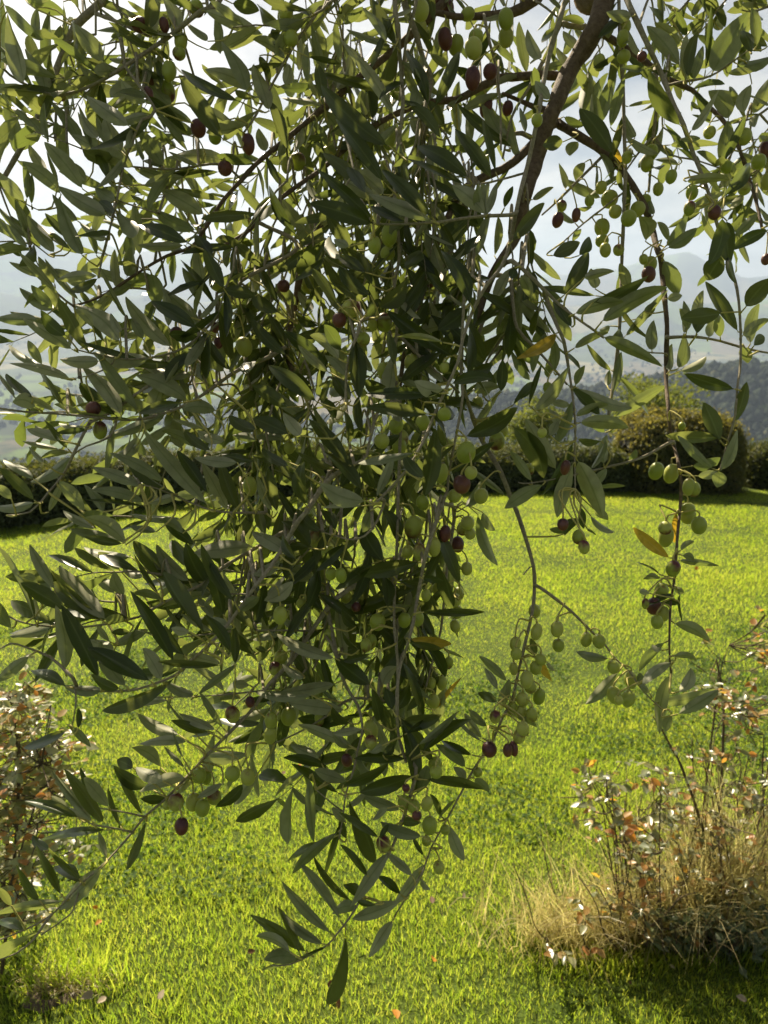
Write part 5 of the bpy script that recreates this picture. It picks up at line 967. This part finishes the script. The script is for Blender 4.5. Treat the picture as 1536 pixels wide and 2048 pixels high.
def grass_mat(name, stops, tstops, tmix, scale=1.4):
    m, t = mat(name); rv = rand_value(t); g = N(t, 'ShaderNodeNewGeometry')
    nz = N(t, 'ShaderNodeTexNoise', ins={'Scale': scale, 'Detail': 3.0}); t.links.new(g.outputs['Position'], nz.inputs['Vector'])
    a = N(t, 'ShaderNodeMath', operation='MULTIPLY_ADD'); t.links.new(nz.outputs[0], a.inputs[0]); a.inputs[1].default_value = 0.9; t.links.new(rv, a.inputs[2])
    s = N(t, 'ShaderNodeMapRange', ins={'From Min': 0.2, 'From Max': 1.7}); t.links.new(a.outputs[0], s.inputs[0])
    c = ramp(t, stops, s.outputs[0]); tcx = ramp(t, tstops, s.outputs[0])
    p = N(t, 'ShaderNodeBsdfPrincipled', ins={'Roughness': 0.38, 'Specular IOR Level': 0.45}); t.links.new(c.outputs[0], p.inputs['Base Color'])
    tr = N(t, 'ShaderNodeBsdfTranslucent'); t.links.new(tcx.outputs[0], tr.inputs[0])
    mx_ = N(t, 'ShaderNodeMixShader', ins={0: tmix}); t.links.new(p.outputs[0], mx_.inputs[1]); t.links.new(tr.outputs[0], mx_.inputs[2])
    o = N(t, 'ShaderNodeOutputMaterial'); t.links.new(mx_.outputs[0], o.inputs[0]); return m
M['grass'] = grass_mat('grass', [(0, (0.055, 0.105, 0.02)), (.5, (0.10, 0.145, 0.03)), (.88, (0.15, 0.17, 0.045)), (1, (0.24, 0.21, 0.07))],
                       [(0, (0.30, 0.52, 0.03)), (.5, (0.53, 0.67, 0.045)), (1, (0.80, 0.78, 0.12))], 0.64)
M['straw'] = grass_mat('straw', [(0, (0.20, 0.14, 0.07)), (.5, (0.38, 0.31, 0.16)), (1, (0.58, 0.53, 0.30))], [(0, (0.62, 0.52, 0.16)), (1, (0.82, 0.78, 0.32))], 0.48)
def lawn_points(n, r0, r1, half):
    y = np.sqrt(nrg.uniform(r0 * r0, r1 * r1, n)); x = nrg.uniform(-1, 1, n) * (half * y + 0.6); return x, y
hp = [ground_px(x, y) for x, y in ((-420, 1150), (-200, 1097), (0, 1060), (140, 1042), (260, 1021), (420, 1004), (600, 994), (760, 989), (1000, 985), (1536, 985), (1900, 1000))]
for n, r0, r1, L, W, sg, label in ((240000, 0.95, 3.3, .030, .0018, 2, 'short sunlit grass blades of the near lawn'), (170000, 2.3, 6.0, .026, .0027, 2, 'sunlit grass in the middle of the lawn'), (300000, 4.0, 10.2, .028, .0052, 1, 'bright grass of the far lawn in front of the hedges')):
    x, y = lawn_points(n, r0, r1, 0.72); k = vnoise(x, y, 6.0, 1) * .5 + vnoise(x, y, 1.7, 2) * .5
    l = L * (0.35 + 1.15 * k) * nrg.uniform(.55, 1.45, n); w = W * nrg.uniform(.7, 1.3, n)
    keep = y < np.interp(x / y, [p.x / p.y for p in hp], [p.y for p in hp]) + 0.15
    fade = 0.3 * (r0 + 0.4); keep &= (nrg.random(n) < np.clip((y - r0) / fade, 0, 1)) if r0 > 1 else True
    keep &= (nrg.random(n) < np.clip((r1 - y) / (0.28 * r1), 0, 1)) if r1 < 9 else True
    gr = blades('grass', x[keep], y[keep], l[keep], w[keep], nrg.uniform(.08, .72, keep.sum()), [M['grass']], sg, 30 + sg); tag(gr, label, 'grass')
# clover and broad-leaved weeds among the grass
n = 42000; x, y = lawn_points(n, 1.75, 4.2, .72); k = vnoise(x, y, 2.2, 5); keep = (k > .5 + .12 * np.abs(y - 2.7)); x, y = x[keep], y[keep]; n = len(x)
P = np.stack([x, y, np.array([lawn_z(a, b_) for a, b_ in zip(x, y)]) + nrg.uniform(.006, .034, n)], 1)
Vv, Ff, UV = leaf_quads(P, np.tile([0, 0, 1.0], (n, 1)), 0.017, .8, .5)
cv = new_obj('clover', np_mesh('clover', Vv, Ff, [M['clover']], uv=UV, smooth=False)); tag(cv, 'patches of darker clover in the lawn', 'clover', kind='stuff')

# ------------------------------------------------------------------ dry grass and weeds at the foot of the rose bush
def px_ground(n, cx_, cy_, rx, ry):
    pts = []
    while len(pts) < n:
        x, y = rng.gauss(cx_, rx * .55), rng.gauss(cy_, ry * .55)
        if y < 1990: pts.append(ground_px(x, y))
    return np.array([(p.x, p.y, p.z) for p in pts])
def straw(n, cx_, cy_, rx, ry, L, label, W=.0023, lean=(.3, .95), seed=5):
    P = px_ground(n, cx_, cy_, rx, ry); o = blades('dry_grass', P[:, 0], P[:, 1], nrg.uniform(*L, n), W * nrg.uniform(.6, 1.4, n), nrg.uniform(*lean, n), [M['straw']], 4, seed, P[:, 2], .75)
    tag(o, label, 'dry grass')
straw(800, 1150, 1872, 160, 50, (.05, .20), 'tangle of pale dry grass at the foot of the rose canes', W=.0023, lean=(.15, .98))
straw(300, 1180, 1862, 160, 48, (.14, .34), 'long bent straw stalks sticking out of the dry grass', W=.0034, seed=16)
straw(1200, 1390, 1850, 150, 42, (.12, .46), 'taller straw-coloured grass growing up through the rose bush', W=.0022, seed=6)
straw(480, 125, 1985, 85, 42, (.02, .055), 'matted dead grass on bare soil in the lower corner', W=.003, lean=(.85, .98), seed=8)
straw(420, 1450, 1850, 110, 30, (.30, .62), 'thin upright dead stems standing among the rose canes', W=.0022, lean=(.05, .45), seed=17)
P = px_ground(360, 1440, 1900, 130, 24); P[:, 2] += nrg.random(360) ** 1.5 * .16; Vv, Ff, UV = leaf_quads(P, np.tile([0, -.3, .9], (360, 1)), .034, .6, .5)
wd = new_obj('weeds', np_mesh('weeds', Vv, Ff, [M['weed_leaf']], uv=UV, smooth=False)); tag(wd, 'dark green leafy weeds under the rose bush', 'weeds', kind='stuff')
n = 420; x, y = px_ground(n, 1290, 1935, 220, 20)[:, :2].T; o = blades('tall_grass', x, y, nrg.uniform(.03, .075, n), nrg.uniform(.002, .004, n), nrg.uniform(.1, .6, n), [M['grass']], 4, 9); tag(o, 'fringe of longer green grass in front of the rose bush', 'grass')
n = 260; x, y = px_ground(n, 150, 1960, 90, 40)[:, :2].T; o = blades('tall_grass', x, y, nrg.uniform(.05, .13, n), nrg.uniform(.002, .004, n), nrg.uniform(.2, .8, n), [M['grass']], 4, 10); tag(o, 'long green grass blades around the bare soil patch', 'grass')
m, t = mat('soil'); g = N(t, 'ShaderNodeNewGeometry'); nn = N(t, 'ShaderNodeTexNoise', ins={'Scale': 40.0, 'Detail': 6.0}); t.links.new(g.outputs['Position'], nn.inputs['Vector'])
rs_ = ramp(t, [(.3, (.06, .045, .03)), (.7, (.16, .12, .08))], nn.outputs[0]); p = N(t, 'ShaderNodeBsdfPrincipled', ins={'Roughness': .95}); t.links.new(rs_.outputs[0], p.inputs['Base Color'])
b = N(t, 'ShaderNodeBump', ins={'Strength': 1.0, 'Distance': .01}); t.links.new(nn.outputs[0], b.inputs['Height']); t.links.new(b.outputs[0], p.inputs['Normal']); o = N(t, 'ShaderNodeOutputMaterial'); t.links.new(p.outputs[0], o.inputs[0])
def soil_patch(cx_, cy_, rx, ry):
    c = ground_px(cx_, cy_); v = [(c.x, c.y, lawn_z(c.x, c.y) + .022)]; f = []; ex = abs(ground_px(cx_ + rx, cy_).x - c.x); ey = abs(ground_px(cx_, cy_ - ry).y - c.y)
    for r_ in (.35, .7, 1.0):
        for k in range(28):
            a = 2 * math.pi * k / 28; w = r_ * (1 + .22 * math.sin(3 * a + 1) + .12 * math.sin(7 * a)); x, y = c.x + ex * w * math.cos(a), c.y + ey * w * math.sin(a)
            v.append((x, y, lawn_z(x, y) + (.008 * (1 - r_ ** 2) + .003 * rng.random() - .006 * (r_ == 1))))
    f = [(1 + j * 28 + k, 1 + j * 28 + (k + 1) % 28, 1 + (j + 1) * 28 + (k + 1) % 28, 1 + (j + 1) * 28 + k) for j in range(2) for k in range(28)]
    o = new_obj('soil', np_mesh('soil', v, f, [m])); tag(o, 'bare brown soil patch at the edge of the lawn', 'soil', kind='structure')
soil_patch(105, 1992, 70, 30)

# ------------------------------------------------------------------ fallen leaves lying on the lawn, each a thing of its own
FL = [(866, 1930, .030, 'fallen_leaf', 'bright orange fallen leaf on the grass below the hanging olive sprays'),
      (866, 1820, .026, 'fallen_leaf_brown', 'brown fallen leaf on the grass beside the dry grass tangle'),
      (925, 1812, .022, 'fallen_leaf_pale', 'pale curled fallen leaf near the dry grass tangle'),
      (790, 2038, .034, 'fallen_leaf', 'large orange fallen leaf at the lower picture edge'),
      (675, 2032, .026, 'fallen_leaf_brown', 'brown fallen leaf at the lower picture edge beside an orange one'),
      (655, 1990, .024, 'fallen_leaf_brown', 'reddish brown fallen leaf below the tip of the lowest olive leaf'),
      (496, 1920, .022, 'fallen_leaf_brown', 'dark brown fallen leaf left of the lowest olive spray'),
      (205, 1856, .024, 'fallen_leaf', 'orange fallen leaf standing in the grass below the purple olive'),
      (198, 1828, .018, 'fallen_leaf', 'small orange fallen leaf just above another in the grass'),
      (598, 1549, .026, 'fallen_leaf', 'reddish fallen leaf on the lawn left of the central olive sprays'),
      (566, 1560, .026, 'fallen_leaf_brown', 'brown fallen leaf on the lawn beside a reddish one'),
      (1390, 1147, .05, 'fallen_leaf', 'faint orange fallen leaf far out on the sunny lawn'),
      (190, 2005, .032, 'fallen_leaf_pale', 'pale dry fallen leaf beside the bare soil patch'),
      (215, 2010, .026, 'fallen_leaf_pale', 'smaller pale dry fallen leaf at the edge of the soil patch'),
      (320, 2018, .026, 'fallen_leaf_pale', 'whitish fallen leaf lying alone near the lower edge'),
      (1491, 2014, .026, 'fallen_leaf_pale', 'grey fallen leaf in the grass in front of the rose bush')]
FM = {}
for px, py, L, mk, label in FL:
    p = ground_px(px, py); p.z = lawn_z(p.x, p.y) + rng.uniform(.022, .032)
    az = rng.uniform(0, 6.28); dr = Vector((math.cos(az), math.sin(az), rng.uniform(-.1, .5)))
    k = rng.randrange(8)
    if (mk, k) not in FM: v, f, uv = RLT[k]; FM[(mk, k)] = np_mesh('fallen_leaf', v, f, [M[mk]], uv=uv)
    o = new_obj('fallen_leaf', FM[(mk, k)]); o.matrix_world = leaf_matrix(p, p + dr.normalized() * L, Vector((rng.gauss(0, .4), -.6, 1)), L * .62, False)
    tag(o, label, 'leaf', 'fallen leaves on the lawn')

# scraps of dry leaf scattered through the turf
n = 150; x, y = lawn_points(n, 1.4, 5.0, .62); P = np.stack([x, y, np.array([lawn_z(a, b_) for a, b_ in zip(x, y)]) + nrg.uniform(.012, .026, n)], 1)
Vv, Ff, UV = leaf_quads(P, np.tile([0, -.2, 1.0], (n, 1)), 0.016, .5, .6)
lt = new_obj('leaf_litter', np_mesh('leaf_litter', Vv, Ff, [M['fallen_leaf_brown'], M['fallen_leaf_pale']], nrg.integers(0, 2, n), UV, smooth=False)); tag(lt, 'small scraps of dry leaf scattered through the turf', 'leaf litter', kind='stuff')
